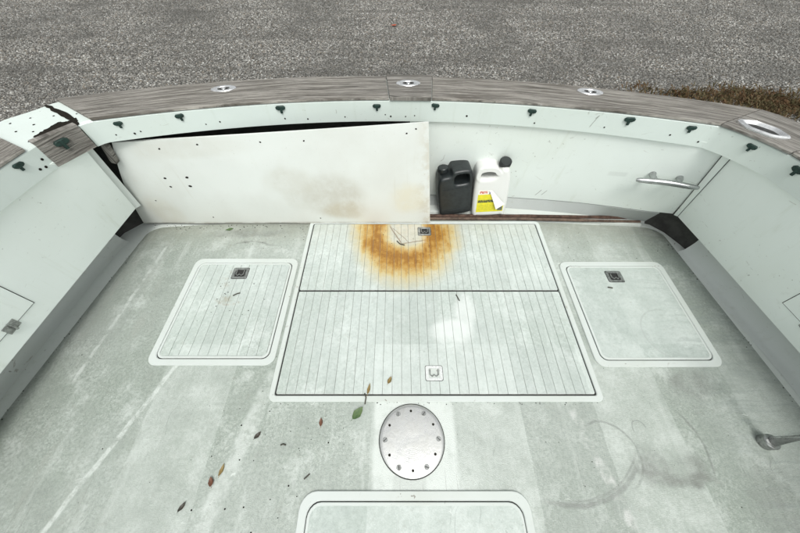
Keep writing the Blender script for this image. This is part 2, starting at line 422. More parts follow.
def mat_panel():
    n = NT('loose_panel_paint'); p = n.pos()
    base = (.62, .645, .62)
    x, y, z = n.sep(p)
    c = n.mix(n.step(n.noise(p, 2.5, 5, .6), .4, .7, 0, .6), base, (.56, .57, .535))
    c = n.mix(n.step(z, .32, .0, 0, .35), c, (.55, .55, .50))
    pt = n.noise(p, 9, 5, .7)
    q = n.warp(p, 5, .08)
    for cx, cz, rx, rz, k, cc in ((-.42, .22, .22, .20, .7, (.42, .40, .34)), (-.36, .12, .17, .08, .6, (.42, .37, .27)), (-.66, .34, .20, .12, .45, (.46, .45, .39)),
                              (.05, .20, .14, .13, .45, (.60, .545, .38)), (-.66, .20, .09, .10, .3, (.45, .44, .38)), (-1.55, .12, .12, .16, .35, (.47, .43, .33)), (-1.15, .56, .35, .07, .25, (.48, .46, .39))):
        dd = n.vm('LENGTH', n.vm('MULTIPLY', n.vm('SUBTRACT', q, (cx, 1.44, cz)), (1 / rx, 0, 1 / rz)))
        c = n.mix(n.mul(n.step(dd, .5, 1.1, 1, 0), n.step(pt, .25, .65, .35, 1.), k), c, cc)
    c = n.mix(n.mul(n.step(x, .06, .2), n.step(pt, .45, .6, 0, .6)), c, (.46, .42, .33))
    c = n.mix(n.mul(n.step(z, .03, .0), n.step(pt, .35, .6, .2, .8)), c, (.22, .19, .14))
    c = n.mix(n.step(n.noise(p, 120, 3), .68, .78, 0, .5), c, (.25, .23, .18))
    st = n.noise(n.vm('MULTIPLY', p, (14, 1, .9)), 2, 4, .6)
    c = n.mix(n.step(st, .6, .75, 0, .18), c, (.45, .42, .33))
    nb = n.bump(n.noise(p, 2.5, 2), .2, .06)
    return n.fin(c, .42, 0, n.bump(n.noise(p, 70, 3), .05, .003, nb))
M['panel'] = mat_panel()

# ============================================================ geometry helpers
def mesh_obj(name, bm, mat, parent=None, smooth=True, loc=None, angle=35):
    me = bpy.data.meshes.new(name)
    bmesh.ops.recalc_face_normals(bm, faces=bm.faces)
    bm.to_mesh(me); bm.free()
    if smooth:
        me.shade_smooth()
        me.set_sharp_from_angle(angle=R(angle))
    ms = mat if isinstance(mat, (list, tuple)) else [mat]
    for m in ms: me.materials.append(M[m] if isinstance(m, str) else m)
    o = bpy.data.objects.new(name, me)
    col.objects.link(o)
    if parent: o.parent = parent
    if loc: o.location = loc
    return o

def link_copy(name, me, parent, mw):
    o = bpy.data.objects.new(name, me); col.objects.link(o); o.parent = parent
    if isinstance(mw, Matrix): o.matrix_basis = mw
    else: o.location = mw
    return o

def tag(o, label=None, cat=None, group=None, kind=None):
    if label: o['label'] = label
    if cat: o['category'] = cat
    if group: o['group'] = group
    if kind: o['kind'] = kind
    return o

def rrect(x0, x1, y0, y1, r, seg=5):
    pts = []
    for cx, cy, a0 in ((x1 - r, y1 - r, 0), (x0 + r, y1 - r, 90), (x0 + r, y0 + r, 180), (x1 - r, y0 + r, 270)):
        for i in range(seg + 1):
            a = R(a0 + 90 * i / seg)
            pts.append((cx + r * math.cos(a), cy + r * math.sin(a)))
    return pts

def loops(bm, rings, close=True, cap0=False, cap1=False):
    vv = [[bm.verts.new(p) for p in ring] for ring in rings]
    n = len(vv[0])
    for a, b in zip(vv, vv[1:]):
        for i in range(n if close else n - 1):
            j = (i + 1) % n
            bm.faces.new((a[i], a[j], b[j], b[i]))
    if cap0: bm.faces.new(vv[0])
    if cap1: bm.faces.new(vv[-1])
    return vv

def slab(bm, pts, z0, z1, bev=.003):
    """closed prism with a chamfered top edge, pts counter-clockwise"""
    c = Vector((sum(p[0] for p in pts) / len(pts), sum(p[1] for p in pts) / len(pts)))
    def inset(d):
        out = []
        n = len(pts)
        for i in range(n):
            a, b, e = Vector(pts[i - 1]), Vector(pts[i]), Vector(pts[(i + 1) % n])
            t = ((b - a).normalized() + (e - b).normalized())
            t = t.normalized() if t.length > 1e-6 else (e - a).normalized()
            nn = Vector((-t.y, t.x))
            out.append(b + nn * d)
        return out
    loops(bm, [[(p[0], p[1], z0) for p in pts], [(p[0], p[1], z1 - bev) for p in pts],
               [(p.x, p.y, z1) for p in inset(bev)]], True, True, True)

def ring_slab(bm, outer, inner, z0, z1, bev=.003):
    n = len(outer)
    o = [Vector(p) for p in outer]; i_ = [Vector(p) for p in inner]
    def lerp(a, b, d): v = b - a; return a + v.normalized() * d if v.length > 0 else a
    rings = [[(p.x, p.y, z0) for p in o], [(p.x, p.y, z1 - bev) for p in o],
             [(*lerp(a, b, bev), z1) for a, b in zip(o, i_)], [(*lerp(b, a, bev), z1) for a, b in zip(o, i_)],
             [(p.x, p.y, z1 - bev) for p in i_], [(p.x, p.y, z0) for p in i_]]
    loops(bm, rings)

def box(bm, cx, cy, cz, sx, sy, sz, rot=None, bev=0.):
    r = bmesh.ops.create_cube(bm, size=1)
    mt = Matrix.Translation((cx, cy, cz)) @ (rot.to_4x4() if rot else Matrix.Identity(4)) @ Matrix.Diagonal((sx, sy, sz, 1))
    bmesh.ops.transform(bm, matrix=mt, verts=r['verts'])
    if bev:
        es = list({e for v in r['verts'] for e in v.link_edges})
        bmesh.ops.bevel(bm, geom=es, offset=bev, segments=2, profile=.5, affect='EDGES')

def tube(bm, pts, rad, seg=10, cap=True):
    P = [Vector(p) for p in pts]
    rings = []
    up = Vector((0, 0, 1))
    for i, p in enumerate(P):
        t = (P[min(i + 1, len(P) - 1)] - P[max(i - 1, 0)]).normalized()
        a = t.cross(up)
        if a.length < .05: a = t.cross(Vector((1, 0, 0)))
        a.normalize(); b = a.cross(t)
        r = rad[i] if isinstance(rad, (list, tuple)) else rad
        rings.append([p + (a * math.cos(2 * math.pi * k / seg) + b * math.sin(2 * math.pi * k / seg)) * r for k in range(seg)])
    loops(bm, rings, True, cap, cap)

def cyl(bm, c, r, z0, z1, seg=24, r1=None, bev=0.):
    def ring(rr, z): return [(c[0] + rr * math.cos(2 * math.pi * k / seg), c[1] + rr * math.sin(2 * math.pi * k / seg), z) for k in range(seg)]
    r1 = r if r1 is None else r1
    rs = [ring(r, z0), ring(r1, z1 - bev)]
    if bev: rs.append(ring(r1 - bev, z1))
    loops(bm, rs, True, True, True)

def ribbon(name, ins, outs, z0, z1, mat, parent, bev=.004, nv=1, smooth=True, jag=0.):
    """solid strip between two plan curves; UV u along its length, v across (metres)"""
    bm = bmesh.new(); uvl = bm.loops.layers.uv.new('UVMap')
    rows, us, u = [], [], 0
    for k, (a, b) in enumerate(zip(ins, outs)):
        if k: u += (Vector(a).lerp(Vector(b), .5) - Vector(ins[k - 1]).lerp(Vector(outs[k - 1]), .5)).length
        a, b = Vector(a), Vector(b); t = (b - a).normalized(); w = (b - a).length
        ja, jb = random.uniform(-jag, jag), random.uniform(-jag, jag)
        sec = [(a, z0, 0), (a + t * ja, z1 - bev, 0)]
        for j in range(nv + 1):
            f = j / nv
            sec.append((a + t * (bev + f * (w - 2 * bev)), z1, bev + f * (w - 2 * bev)))
        sec += [(b + t * jb, z1 - bev, w), (b, z0, w)]
        rows.append([(bm.verts.new((p.x, p.y, z)), (u, v)) for p, z, v in sec])
    n = len(rows[0])
    def face(q):
        f = bm.faces.new([v for v, _ in q])
        for lp, (_, uv) in zip(f.loops, q): lp[uvl].uv = uv
    for a, b in zip(rows, rows[1:]):
        for i in range(n):
            j = (i + 1) % n
            face((a[i], a[j], b[j], b[i]))
    face(rows[0]); face(rows[-1])
    return mesh_obj(name, bm, mat, parent, smooth, angle=30)

def loft_panel(name, top, bot, thick, mat, parent, nz=6):
    """upright panel between a top curve and a bottom curve; thickness away from the cockpit"""
    bm = bmesh.new(); g = []
    for a, b in zip(top, bot):
        a, b = Vector(a), Vector(b)
        g.append([a.lerp(b, j / nz) for j in range(nz + 1)])
    def off(i, j):
        i0, i1 = max(i - 1, 0), min(i + 1, len(g) - 1)
        t = g[i1][j] - g[i0][j]; v = g[i][nz] - g[i][0]
        nn = t.cross(v).normalized()
        return nn
    sgn = None
    F, B = [], []
    for i in range(len(g)):
        F.append([bm.verts.new(p) for p in g[i]])
        rowb = []
        for j in range(nz + 1):
            nn = off(i, j)
            c = Vector((0, .3, .4))
            if nn.dot(g[i][j] - c) < 0: nn = -nn
            rowb.append(bm.verts.new(g[i][j] + nn * thick))
        B.append(rowb)
    L = len(g)
    for i in range(L - 1):
        for j in range(nz):
            bm.faces.new((F[i][j], F[i + 1][j], F[i + 1][j + 1], F[i][j + 1]))
            bm.faces.new((B[i][j], B[i][j + 1], B[i + 1][j + 1], B[i + 1][j]))
        for j in (0, nz):
            bm.faces.new((F[i][j], B[i][j], B[i + 1][j], F[i + 1][j]))
    for j in range(nz):
        for i in (0, L - 1):
            bm.faces.new((F[i][j], F[i][j + 1], B[i][j + 1], B[i][j]))
    return mesh_obj(name, bm, mat, parent, angle=25)

def empty(name, loc=(0, 0, 0), rot=(0, 0, 0)):
    o = bpy.data.objects.new(name, None); col.objects.link(o)
    o.empty_display_size = .1; o.location = loc; o.rotation_euler = rot
    return o

# ============================================================ ground
bm = bmesh.new()
S = 300
vs_ = [bm.verts.new((x, y, GROUND)) for x, y in ((-S, -S), (S, -S), (S, S), (-S, S))]
bm.faces.new(vs_)
tag(mesh_obj('ground', bm, 'ground', smooth=False), kind='structure')

# loose stones: instanced over the patch behind the stern
def make_gravel():
    sc = []
    for k in range(6):
        b = bmesh.new()
        bmesh.ops.create_icosphere(b, subdivisions=1, radius=1)
        rn = random.Random(k)
        for v in b.verts:
            v.co *= rn.uniform(.72, 1.15)
            v.co.z *= .62
        s = mesh_obj('gravel_stone', b, 'stone', smooth=False)
        col.objects.unlink(s)
        sc.append(s)
    cc = bpy.data.collections.new('stone_shapes')
    for s in sc: cc.objects.link(s)
    b = bmesh.new()
    z = GROUND + .004
    q = [b.verts.new(p) for p in ((-10, 4.6, z), (10, 4.6, z), (17.5, 16, z), (-17.5, 16, z))]
    b.faces.new(q)
    o = mesh_obj('gravel', b, 'stone', smooth=False)
    ng = bpy.data.node_groups.new('scatter', 'GeometryNodeTree')
    ng.interface.new_socket('Geometry', in_out='INPUT', socket_type='NodeSocketGeometry')
    ng.interface.new_socket('Geometry', in_out='OUTPUT', socket_type='NodeSocketGeometry')
    N = ng.nodes.new; L = ng.links.new
    gi, go = N('NodeGroupInput'), N('NodeGroupOutput')
    dp = N('GeometryNodeDistributePointsOnFaces'); dp.inputs['Density'].default_value = 1000
    ci = N('GeometryNodeCollectionInfo'); ci.inputs[0].default_value = cc
    ci.inputs['Separate Children'].default_value = True; ci.inputs['Reset Children'].default_value = True
    ip = N('GeometryNodeInstanceOnPoints'); ip.inputs['Pick Instance'].default_value = True
    rv = N('FunctionNodeRandomValue'); rv.data_type = 'FLOAT_VECTOR'
    rv.inputs[0].default_value = (-.5, -.5, 0); rv.inputs[1].default_value = (.5, .5, 6.28)
    rs = N('FunctionNodeRandomValue'); rs.data_type = 'FLOAT'
    rs.inputs[2].default_value = 0; rs.inputs[3].default_value = 1
    pw = N('ShaderNodeMath'); pw.operation = 'POWER'; pw.inputs[1].default_value = 2.2
    mp = N('ShaderNodeMapRange'); mp.inputs[3].default_value = .010; mp.inputs[4].default_value = .029
    L(rs.outputs[1], pw.inputs[0]); L(pw.outputs[0], mp.inputs[0])
    L(gi.outputs[0], dp.inputs['Mesh']); L(dp.outputs['Points'], ip.inputs['Points'])
    L(ci.outputs[0], ip.inputs['Instance']); L(rv.outputs[0], ip.inputs['Rotation']); L(mp.outputs[0], ip.inputs['Scale'])
    L(ip.outputs[0], go.inputs[0])
    md = o.modifiers.new('scatter', 'NODES'); md.node_group = ng
    tag(o, 'grey crushed gravel covering the yard behind the boat', 'gravel', kind='stuff')
make_gravel()

def make_grass():
    m = NT('dry_grass'); r = m.noise(m.pos(), 9, 3)
    c = m.mix(m.step(r, .35, .65), (.115, .062, .032), (.085, .075, .035))
    c = m.mix(m.step(m.noise(m.pos(), 40, 2), .52, .68), c, (.20, .165, .10))
    mt = m.fin(c, .85, 0, None, .2)
    b = bmesh.new(); rn = random.Random(5)
    clumps = [(rn.random() ** .6, rn.gauss(-.05, .3), rn.uniform(.08, .28)) for _ in range(60)]
    for _ in range(10000):
        t, oy, cr_ = rn.choice(clumps); t = t + rn.gauss(0, .03)
        x = 5.0 + 4.9 * t + rn.gauss(0, cr_)
        y = 6.95 - 1.0 * t + (oy + rn.gauss(0, cr_)) * (.55 + .6 * t)
        if t < 0 or rn.random() > .12 + 1.1 * t: continue
        a = rn.uniform(0, 6.28); h = rn.uniform(.03, .13); w = rn.uniform(.004, .010); ln = rn.uniform(.02, .14)
        dx, dy = math.cos(a), math.sin(a)
        z = GROUND + .01
        p0 = b.verts.new((x - dy * w, y + dx * w, z)); p1 = b.verts.new((x + dy * w, y - dx * w, z))
        p2 = b.verts.new((x + dx * ln * .5 + dy * w * .7, y + dy * ln * .5 - dx * w * .7, z + h * .8)); p3 = b.verts.new((x + dx * ln, y + dy * ln, z + h))
        b.faces.new((p0, p1, p2)); b.faces.new((p0, p2, p3))
    tag(mesh_obj('dry_grass', b, mt, smooth=False), 'brown dry grass and leaf litter at the gravel edge', 'grass', kind='stuff')
make_grass()

# ============================================================ the boat
boat = empty('boat', (0, 0, GROUND))
tag(boat, 'white fibreglass motor boat cockpit with weathered grey teak rail', 'boat')
BOFF = Vector((0, 0, -GROUND))
_made = set(bpy.data.objects)

# plan of the rail: pairs of inner and outer points, port side forward -> stern -> starboard side forward
def yin(x): return 1.60 - .012 * x - .1 * x * x
def yout(x): return 1.845 - .029 * x - .0993 * x * x
IN = [(-1.80, -1.35), (-1.76, -.3), (-1.70, .5), (-1.643, 1.037), (-1.616, 1.201), (-1.538, 1.349)]
OUT = [(-2.12, -1.35), (-2.09, -.3), (-2.04, .5), (-1.985, 1.12), (-1.93, 1.40), (-1.84, 1.50)]
LC = len(IN)
NX = 36
for k in range(NX + 1):
    x = -1.50 + 3.019 * k / NX
    IN.append((x, yin(x))); xo = -1.79 + 3.575 * k / NX
    OUT.append((xo, yout(xo)))
RC = len(IN) - 1
IN += [(1.575, 1.290), (1.630, 1.210), (1.676, 1.120), (1.70, 1.0), (1.74, .7), (1.80, -.2), (1.84, -1.35)]
OUT += [(1.85, 1.405), (1.90, 1.30), (1.94, 1.19), (1.98, 1.02), (2.03, .7), (2.09, -.2), (2.13, -1.35)]
def along(t):
    i = max(0, min(int(t), len(IN) - 2)); f = t - i
    return (Vector(IN[i]).lerp(Vector(IN[i + 1]), f), Vector(OUT[i]).lerp(Vector(OUT[i + 1]), f))
def rail(t0, t1, step=.5):
    n = max(2, int((t1 - t0) / step) + 1)
    ps = [along(t0 + (t1 - t0) * k / (n - 1)) for k in range(n)]
    return [p[0] for p in ps], [p[1] for p in ps]
def tx(x): return LC + NX * (x + 1.50) / 3.019
ZC = .745                                                   # top of the fibreglass cap
def shift(ps, qs, d):                                       # move ps towards qs by d
    return [a + (b - a).normalized() * d for a, b in zip(ps, qs)]

# hull shell outside
bm = bmesh.new()
def hull_ring(f, dy, z): return [(p[0] * f, p[1] + dy * max(0, min(1, (p[1]) / 1.2)), z) for p in OUT]
loops(bm, [hull_ring(1, .0, .72), hull_ring(1.01, .03, .60), hull_ring(1.0, .02, .1), hull_ring(.995, .0, -.07), hull_ring(.94, -.06, -.45), hull_ring(.86, -.12, -.85),
           hull_ring(.06, -.3, GROUND + .002)], False)
mesh_obj('hull', bm, 'hull', boat)
bm = bmesh.new()
loops(bm, [[(p[0] * .982, p[1] - .04, z) for p in OUT] for z in (.722, -.05)], False)
mesh_obj('hull_lining', bm, 'dark_in', boat)
a, b = rail(0, len(IN) - 1, .34)
bm = bmesh.new()
tube(bm, [(p.x * 1.012, p.y + .012, .66) for p in b], .028, 8)
mesh_obj('rub_rail', bm, 'dull', boat)
cap = ribbon('gunwale_cap', shift(a, b, .006), b, .722, ZC, 'coaming', boat, .008)

# coaming strip (inner face), broken at the port corner
def coaming(t0, t1, zlow):
    a, b = rail(t0, t1, .3)
    return ribbon('coaming', a, shift(a, b, .022), zlow, ZC - .003, 'coaming', boat, .004)
com_p = coaming(0, 4.0, .632)
com_s = coaming(5.22, len(IN) - 1, .632)

# timber block showing where the corner of the coaming is gone
bm = bmesh.new(); uvl = bm.loops.layers.uv.new('UVMap')
pa, pb = Vector((-1.622, 1.195)), Vector((-1.530, 1.352))
t = (pb - pa).normalized(); nn = Vector((-t.y, t.x))
L = (pb - pa).length
for pts_, uvs in (([(0, -.012, .635), (L, -.012, .64), (L, -.004, .752), (0, -.004, .757)], [(0, 0), (L, 0), (L, .12), (0, .12)]),):
    fr = [bm.verts.new((pa.x + t.x * s + nn.x * o, pa.y + t.y * s + nn.y * o, z)) for s, o, z in pts_]
    bk = [bm.verts.new((pa.x + t.x * s + nn.x * (o + .035), pa.y + t.y * s + nn.y * (o + .035), z)) for s, o, z in pts_]
    fs = [fr, bk[::-1]] + [[fr[i], bk[i], bk[(i + 1) % 4], fr[(i + 1) % 4]] for i in range(4)]
    for q in fs:
        f = bm.faces.new(q)
        for lp in f.loops:
            s = (Vector(lp.vert.co.xy) - pa).dot(t); lp[uvl].uv = (s * 1.0 + lp.vert.co.z * .2, lp.vert.co.z)
blk = mesh_obj('corner_block', bm, 'wood2', boat, smooth=False)
blk['label'] = 'bare weathered timber block filling the broken port corner'
# ragged hole behind the block
bm = bmesh.new()
hp = [(-1.63, 1.215), (-1.60, 1.235), (-1.545, 1.325), (-1.53, 1.37), (-1.575, 1.42), (-1.60, 1.385), (-1.635, 1.38), (-1.655, 1.31), (-1.668, 1.265)]
def ragged(pts, amp=.0045, n=6):
    out = []
    for i in range(len(pts)):
        a_, b_ = Vector(pts[i]), Vector(pts[(i + 1) % len(pts)])
        for k in range(n): out.append(tuple(a_.lerp(b_, k / n) + Vector((random.uniform(-amp, amp), random.uniform(-amp, amp)))))
    return out
slab(bm, ragged(hp), ZC - .001, ZC + .0025, .0001)
mesh_obj('broken_hole', bm, 'hole', boat, smooth=False)
bm = bmesh.new()
cr = [(-1.60, 1.40), (-1.575, 1.41), (-1.66, 1.47), (-1.80, 1.545), (-1.81, 1.535), (-1.70, 1.465)]
slab(bm, ragged(cr, .004, 5), ZC - .001, ZC + .0032, .0001)
mesh_obj('cap_crack', bm, 'hole', boat, smooth=False)

# teak covering boards
ZB0, ZB1 = ZC + .001, ZC + .014
def board(t0, t1, mat='wood', over=.002, z1=ZB1, nv=3):
    a, b = rail(t0, t1, .34)
    return ribbon('covering_board', shift(a, b, -over), shift(b, a, -.006), ZB0, z1, mat, boat, .005, nv, jag=.0012)
b1 = board(0, 3.68)
b2 = board(6.15, tx(-.058))
b3 = board(tx(-.054), tx(.163), 'wood2', .008, ZB1 + .008)
b3['label'] = 'short rail butt block with oval chrome fitting'
b4 = board(tx(.167), RC - .02)
b5 = board(RC + .03, RC + 2.95, 'wood2', .006)
b6 = board(RC + 3.0, len(IN) - 1)

# green twist hooks on the coaming
bm = bmesh.new()
hd = [(-.026, .006), (-.024, -.004), (-.012, -.010), (.0, -.008), (.012, -.010), (.024, -.004), (.026, .006), (.018, .013), (-.018, .013)]
loops(bm, [[(x, 0, z) for x, z in hd], [(x, -.007, z) for x, z in hd], [(x * .82, -.010, z * .8) for x, z in hd]], True, True, True)
box(bm, 0, -.004, -.014, .013, .008, .026, None, .002)
hookme_o = mesh_obj('hook', bm, 'verdigris', com_s)
hook_me = hookme_o.data
def rail_at(px, py):
    best = None
    for k in range(0, 60 * (len(IN) - 1)):
        a, b = along(k / 60.)
        dd = (a.x - px) ** 2 + (a.y - py) ** 2
        if best is None or dd < best[0]: best = (dd, k / 60.)
    t = best[1]
    a, b = along(t)
    a2, _ = along(min(t + .05, len(IN) - 1)); a1, _ = along(max(t - .05, 0))
    tg = (a2 - a1).normalized()
    return t, a, tg
first = True
for hx, hy in [(-1.648, 1.085), (-1.402, 1.449), (-1.124, 1.517), (-.628, 1.599), (-.124, 1.631), (.188, 1.62), (.691, 1.578), (1.158, 1.488), (1.426, 1.403), (1.62, 1.235), (1.688, 1.055),
               (-1.70, .62), (-1.74, .1), (-1.77, -.5), (1.745, .6), (1.78, .1), (1.81, -.5)]:
    t, a, tg = rail_at(hx, hy)
    ang = math.atan2(tg.y, tg.x)
    tw = random.uniform(-.12, .12)
    mw = Matrix.Translation((a.x, a.y, .716 + random.uniform(-.004, .004))) @ Matrix.Rotation(ang, 4, 'Z') @ Matrix.Rotation(tw, 4, 'Y') @ Matrix.Scale(random.uniform(.78, .95), 4)
    if first: hookme_o.matrix_basis = mw; first = False
    else: link_copy('hook', hook_me, com_p if hx < -1.6 else com_s, mw)
mw = Matrix.Translation((-1.572, 1.262, .715)) @ Matrix.Rotation(math.atan2(t_ := (pb - pa).y, (pb - pa).x), 4, 'Z') @ Matrix.Scale(1.15, 4)
link_copy('hook', hook_me, blk, mw)

# little screw holes along the coaming
bm = bmesh.new()
loops(bm, [[(.0045 * math.cos(k * .785), -.0012, .0045 * math.sin(k * .785)) for k in range(8)], [(.0045 * math.cos(k * .785), .004, .0045 * math.sin(k * .785)) for k in range(8)]], True, True, True)
sh = mesh_obj('screw_hole', bm, 'hole', com_s, smooth=False)
hole_me = sh.data
first = True
for x in (-1.44, -1.36, -1.33, -1.02, -.95, -.62, -.5, -.30, -.08, -.05, .03, .08, .36, .72, 1.06, 1.36, 1.49):
    t, a, tg = rail_at(x, yin(x))
    mw = Matrix.Translation((a.x, a.y, .66 + random.uniform(-.006, .012))) @ Matrix.Rotation(math.atan2(tg.y, tg.x), 4, 'Z') @ Matrix.Scale(random.uniform(.7, 1.2), 4)
    if first: sh.matrix_basis = mw; first = False
    else: link_copy('screw_hole', hole_me, com_s, mw)
for q in ((-1.635, 1.13, .665), (-1.624, 1.17, .69), (-1.63, 1.155, .66)):
    t, a, tg = rail_at(q[0], q[1])
    link_copy('screw_hole', hole_me, com_p, Matrix.Translation((a.x, a.y, q[2])) @ Matrix.Rotation(math.atan2(tg.y, tg.x), 4, 'Z') @ Matrix.Scale(1.3, 4))
for q in ((-1.86, 1.37), (-1.80, 1.42), (-1.78, 1.30), (-1.74, 1.36), (-1.70, 1.44), (-1.70, 1.30), (-1.66, 1.52), (-1.61, 1.50), (-1.58, 1.47), (-1.56, 1.475), (-1.60, 1.46), (-1.66, 1.22)):
    link_copy('screw_hole', hole_me, cap, Matrix.Translation((q[0], q[1], ZC)) @ Matrix.Rotation(R(-90), 4, 'X') @ Matrix.Scale(random.uniform(.8, 1.3), 4))

# ------------------------------------------------------------ side and transom liners
a, b = rail(0, 4.35, .3)
ti = shift(a, b, .028)
def pt_b(y): return -1.665 - .0586 * (1.371 - y)
n_ = len(ti)
tops, bots = [], []
for k in range(n_):
    yy = -1.35 + (1.371 + 1.35) * k / (n_ - 1)
    tt = (1.300 + 1.35) * k / (n_ - 1) - 1.35
    # point of the rail at the same fore-aft place
    t_, a_, tg_ = rail_at(-1.62 if tt > .9 else -1.7, tt)
    tops.append((a_.x - .018, tt, .660))
    bots.append((pt_b(yy), yy, .195))
tops[-1] = (-1.556, 1.315, .660)
sp_p = loft_panel('side_panel', tops, bots, .014, 'side', boat)
tops, bots = [], []
for k in range(n_):
    yy = -1.35 + (1.352 + 1.35) * k / (n_ - 1)
    tt = (1.288 + 1.35) * k / (n_ - 1) - 1.35
    t_, a_, tg_ = rail_at(1.66 if tt > .9 else 1.75, tt)
    tops.append((a_.x + .016, tt, .664))
    bots.append((1.772 + .095 * max(0, 1.352 - yy), yy, .150))
tops[-1] = (1.612, 1.288, .664); bots[-1] = (1.768, 1.362, .150)
sp_s = loft_panel('side_panel', tops, bots, .014, 'side', boat)
tops, bots = [], []
TB = [(.02, 1.675, .045), (.40, 1.665, .05), (.754, 1.634, .058), (1.0, 1.585, .080), (1.235, 1.530, .10), (1.45, 1.472, .115), (1.62, 1.415, .132), (1.752, 1.372, .150)]
def tb(s):
    s *= len(TB) - 1; i = min(int(s), len(TB) - 2); return Vector(TB[i]).lerp(Vector(TB[i + 1]), s - i)
J0, J1 = Vector((1.612, 1.288, .662)), Vector((1.768, 1.362, .150))
for k in range(29):
    s = k / 28
    x = .06 + (1.612 - .06) * s
    q = Vector((x, yin(x) + .012, .662))
    tops.append(q.lerp(J0, max(0, (s - .8) / .2) ** 2)); bots.append(tb(s))
tp = loft_panel('transom_panel', tops, bots, .014, 'liner', boat)
# trim strip over the joint, with its dirty seam
e = (J1 - J0).normalized()
nrm = Vector((-.72, -.66, .15)).normalized(); sd = e.cross(nrm).normalized()
for nm, mt_, w0, w1, h0, h1 in (('trim_seam', 'seal', .0200, .0135, -.010, .0125), ('trim_strip', 'liner', .0165, .0105, -.006, .0150)):
    bm = bmesh.new()
    loops(bm, [[p + sd * u * w + nrm * v for u, v in ((-1, h0), (-1, h1 - .001), (-.9, h1), (.9, h1), (1, h1 - .001), (1, h0))] for p, w in ((J0, w0), (J1, w1))], True, True, True)
    mesh_obj(nm, bm, mt_, boat)

# grey frame and dark corner behind the port panel
bm = bmesh.new()
loops(bm, [[(-1.585, 1.335, .66), (-1.567, 1.362, .66), (-1.582, 1.372, .66), (-1.60, 1.345, .66)], [(-1.672, 1.375, .19), (-1.652, 1.405, .19), (-1.667, 1.415, .19), (-1.687, 1.385, .19)]], True, True, True)
mesh_obj('corner_frame', bm, 'toe', boat, smooth=False)
bm = bmesh.new(); uvl = bm.loops.layers.uv.new('UVMap')
box(bm, -1.548, 1.407, .575, .030, .03, .14, Matrix.Rotation(R(14), 3, 'Y'), .004)
for f in bm.faces:
    for lpn in f.loops: lpn[uvl].uv = (lpn.vert.co.z, lpn.vert.co.x)
mesh_obj('corner_stud', bm, 'wood2', boat)

# access doors in the side panels with hinges
def side_frame(panel_pts, y0, z):
    pass
def door(parent, sgn, y0, y1, z0, z1):
    def px(y, z):
        # interpolate the liner surface
        top, bot = (tops_p, bots_p) if sgn < 0 else (tops_s, bots_s)
        best = None
        for a, b in zip(top, bot):
            f = (a[2] - z) / (a[2] - b[2])
            p = Vector(a).lerp(Vector(b), f)
            if best is None or abs(p.y - y) < best[0]: best = (abs(p.y - y), p.x)
        return best[1]
    d = empty
# (surface helper for things fixed to the side panels)
def liner_x(sgn, y, z):
    if sgn < 0:
        f = (.660 - z) / .465
        t_, a_, tg_ = rail_at(-1.62 if y > .9 else -1.7, y)
        return (a_.x - .018) * (1 - f) + pt_b(y) * f
    f = (.664 - z) / .514
    t_, a_, tg_ = rail_at(1.66 if y > .9 else 1.75, y)
    return (a_.x + .016) * (1 - f) + (1.772 + .095 * (1.352 - y)) * f
def hinge(bm, sgn, y, z, s=1.):
    x = liner_x(sgn, y, z) - sgn * .004
    for dy, w in ((-.016 * s, .026 * s), (.016 * s, .026 * s)):
        box(bm, x, y + dy, z, .006, w, .042 * s, None, .002)
    tube(bm, [(x - sgn * .005, y, z - .022 * s), (x - sgn * .005, y, z + .022 * s)], .005 * s, 8)
for sgn, par, y0, y1, z0, z1, hz in ((-1, sp_p, -.10, .655, .283, .53, .275), (1, sp_s, -.10, .668, .257, .52, .25)):
    pl = lambda y, z, o=0.: (liner_x(sgn, y, z) - sgn * o, y, z)
    bm = bmesh.new()
    N_ = 10
    # dark slit round the door, then the door leaf itself standing 1.5 mm proud
    ys = [y0 + (y1 - y0) * k / N_ for k in range(N_ + 1)]
    loops(bm, [[pl(y, z0 - .0035, .001) for y in ys], [pl(y, z1 + .0035, .001) for y in ys]], False)
    for yy in (y0 - .0035, y1 + .0035): pass
    ext = bmesh.new()
    loops(bm, [[pl(y1, z0 - .0035, .001), pl(y1, z1 + .0035, .001)], [pl(y1 + .004, z0 - .0035, .001), pl(y1 + .004, z1 + .0035, .001)]], False)
    ext.free()
    mesh_obj('door_gap', bm, 'seal', par, smooth=False)
    bm = bmesh.new()
    loops(bm, [[pl(y, z0, .0012) for y in ys], [pl(y, z0, .003) for y in ys], [pl(y, z1, .003) for y in ys], [pl(y, z1, .0012) for y in ys]], False)
    loops(bm, [[pl(y1, z0, .0012), pl(y1, z1, .0012)], [pl(y1, z0, .003), pl(y1, z1, .003)]], False)
    mesh_obj('access_door', bm, 'side', par, smooth=False)
    bm = bmesh.new()
    hinge(bm, sgn, .535, z0 + .004, 1.0)
    mesh_obj('hinge', bm, 'dull', par)

# ------------------------------------------------------------ deck, gutters, toe walls
def left_edge(y): return -1.716 - .0956 * (1.386 - y)
def right_edge(y): return 1.785 + .082 * max(0, 1.30 - y)
outl = []
for k in range(14): yy = -1.35 + (1.30 + 1.35) * k / 13; outl.append((right_edge(yy), yy))
for k in range(1, 7):
    a = R(90 * k / 6); outl.append((1.64 + .145 * math.cos(a), 1.30 + .10 * math.sin(a)))
for k in range(1, 20):
    x = 1.60 - 3.10 * k / 20; outl.append((x, 1.472 - .027 * x * x))
for k in range(0, 7):
    a = R(90 + 90 * k / 6); outl.append((-1.60 + .122 * math.cos(a), 1.30 + .10 * math.sin(a)))
for k in range(1, 14): yy = 1.28 - (1.28 + 1.35) * k / 13; outl.append((left_edge(yy), yy))
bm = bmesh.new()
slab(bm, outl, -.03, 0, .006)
deck = mesh_obj('deck', bm, 'deck', boat, angle=50)
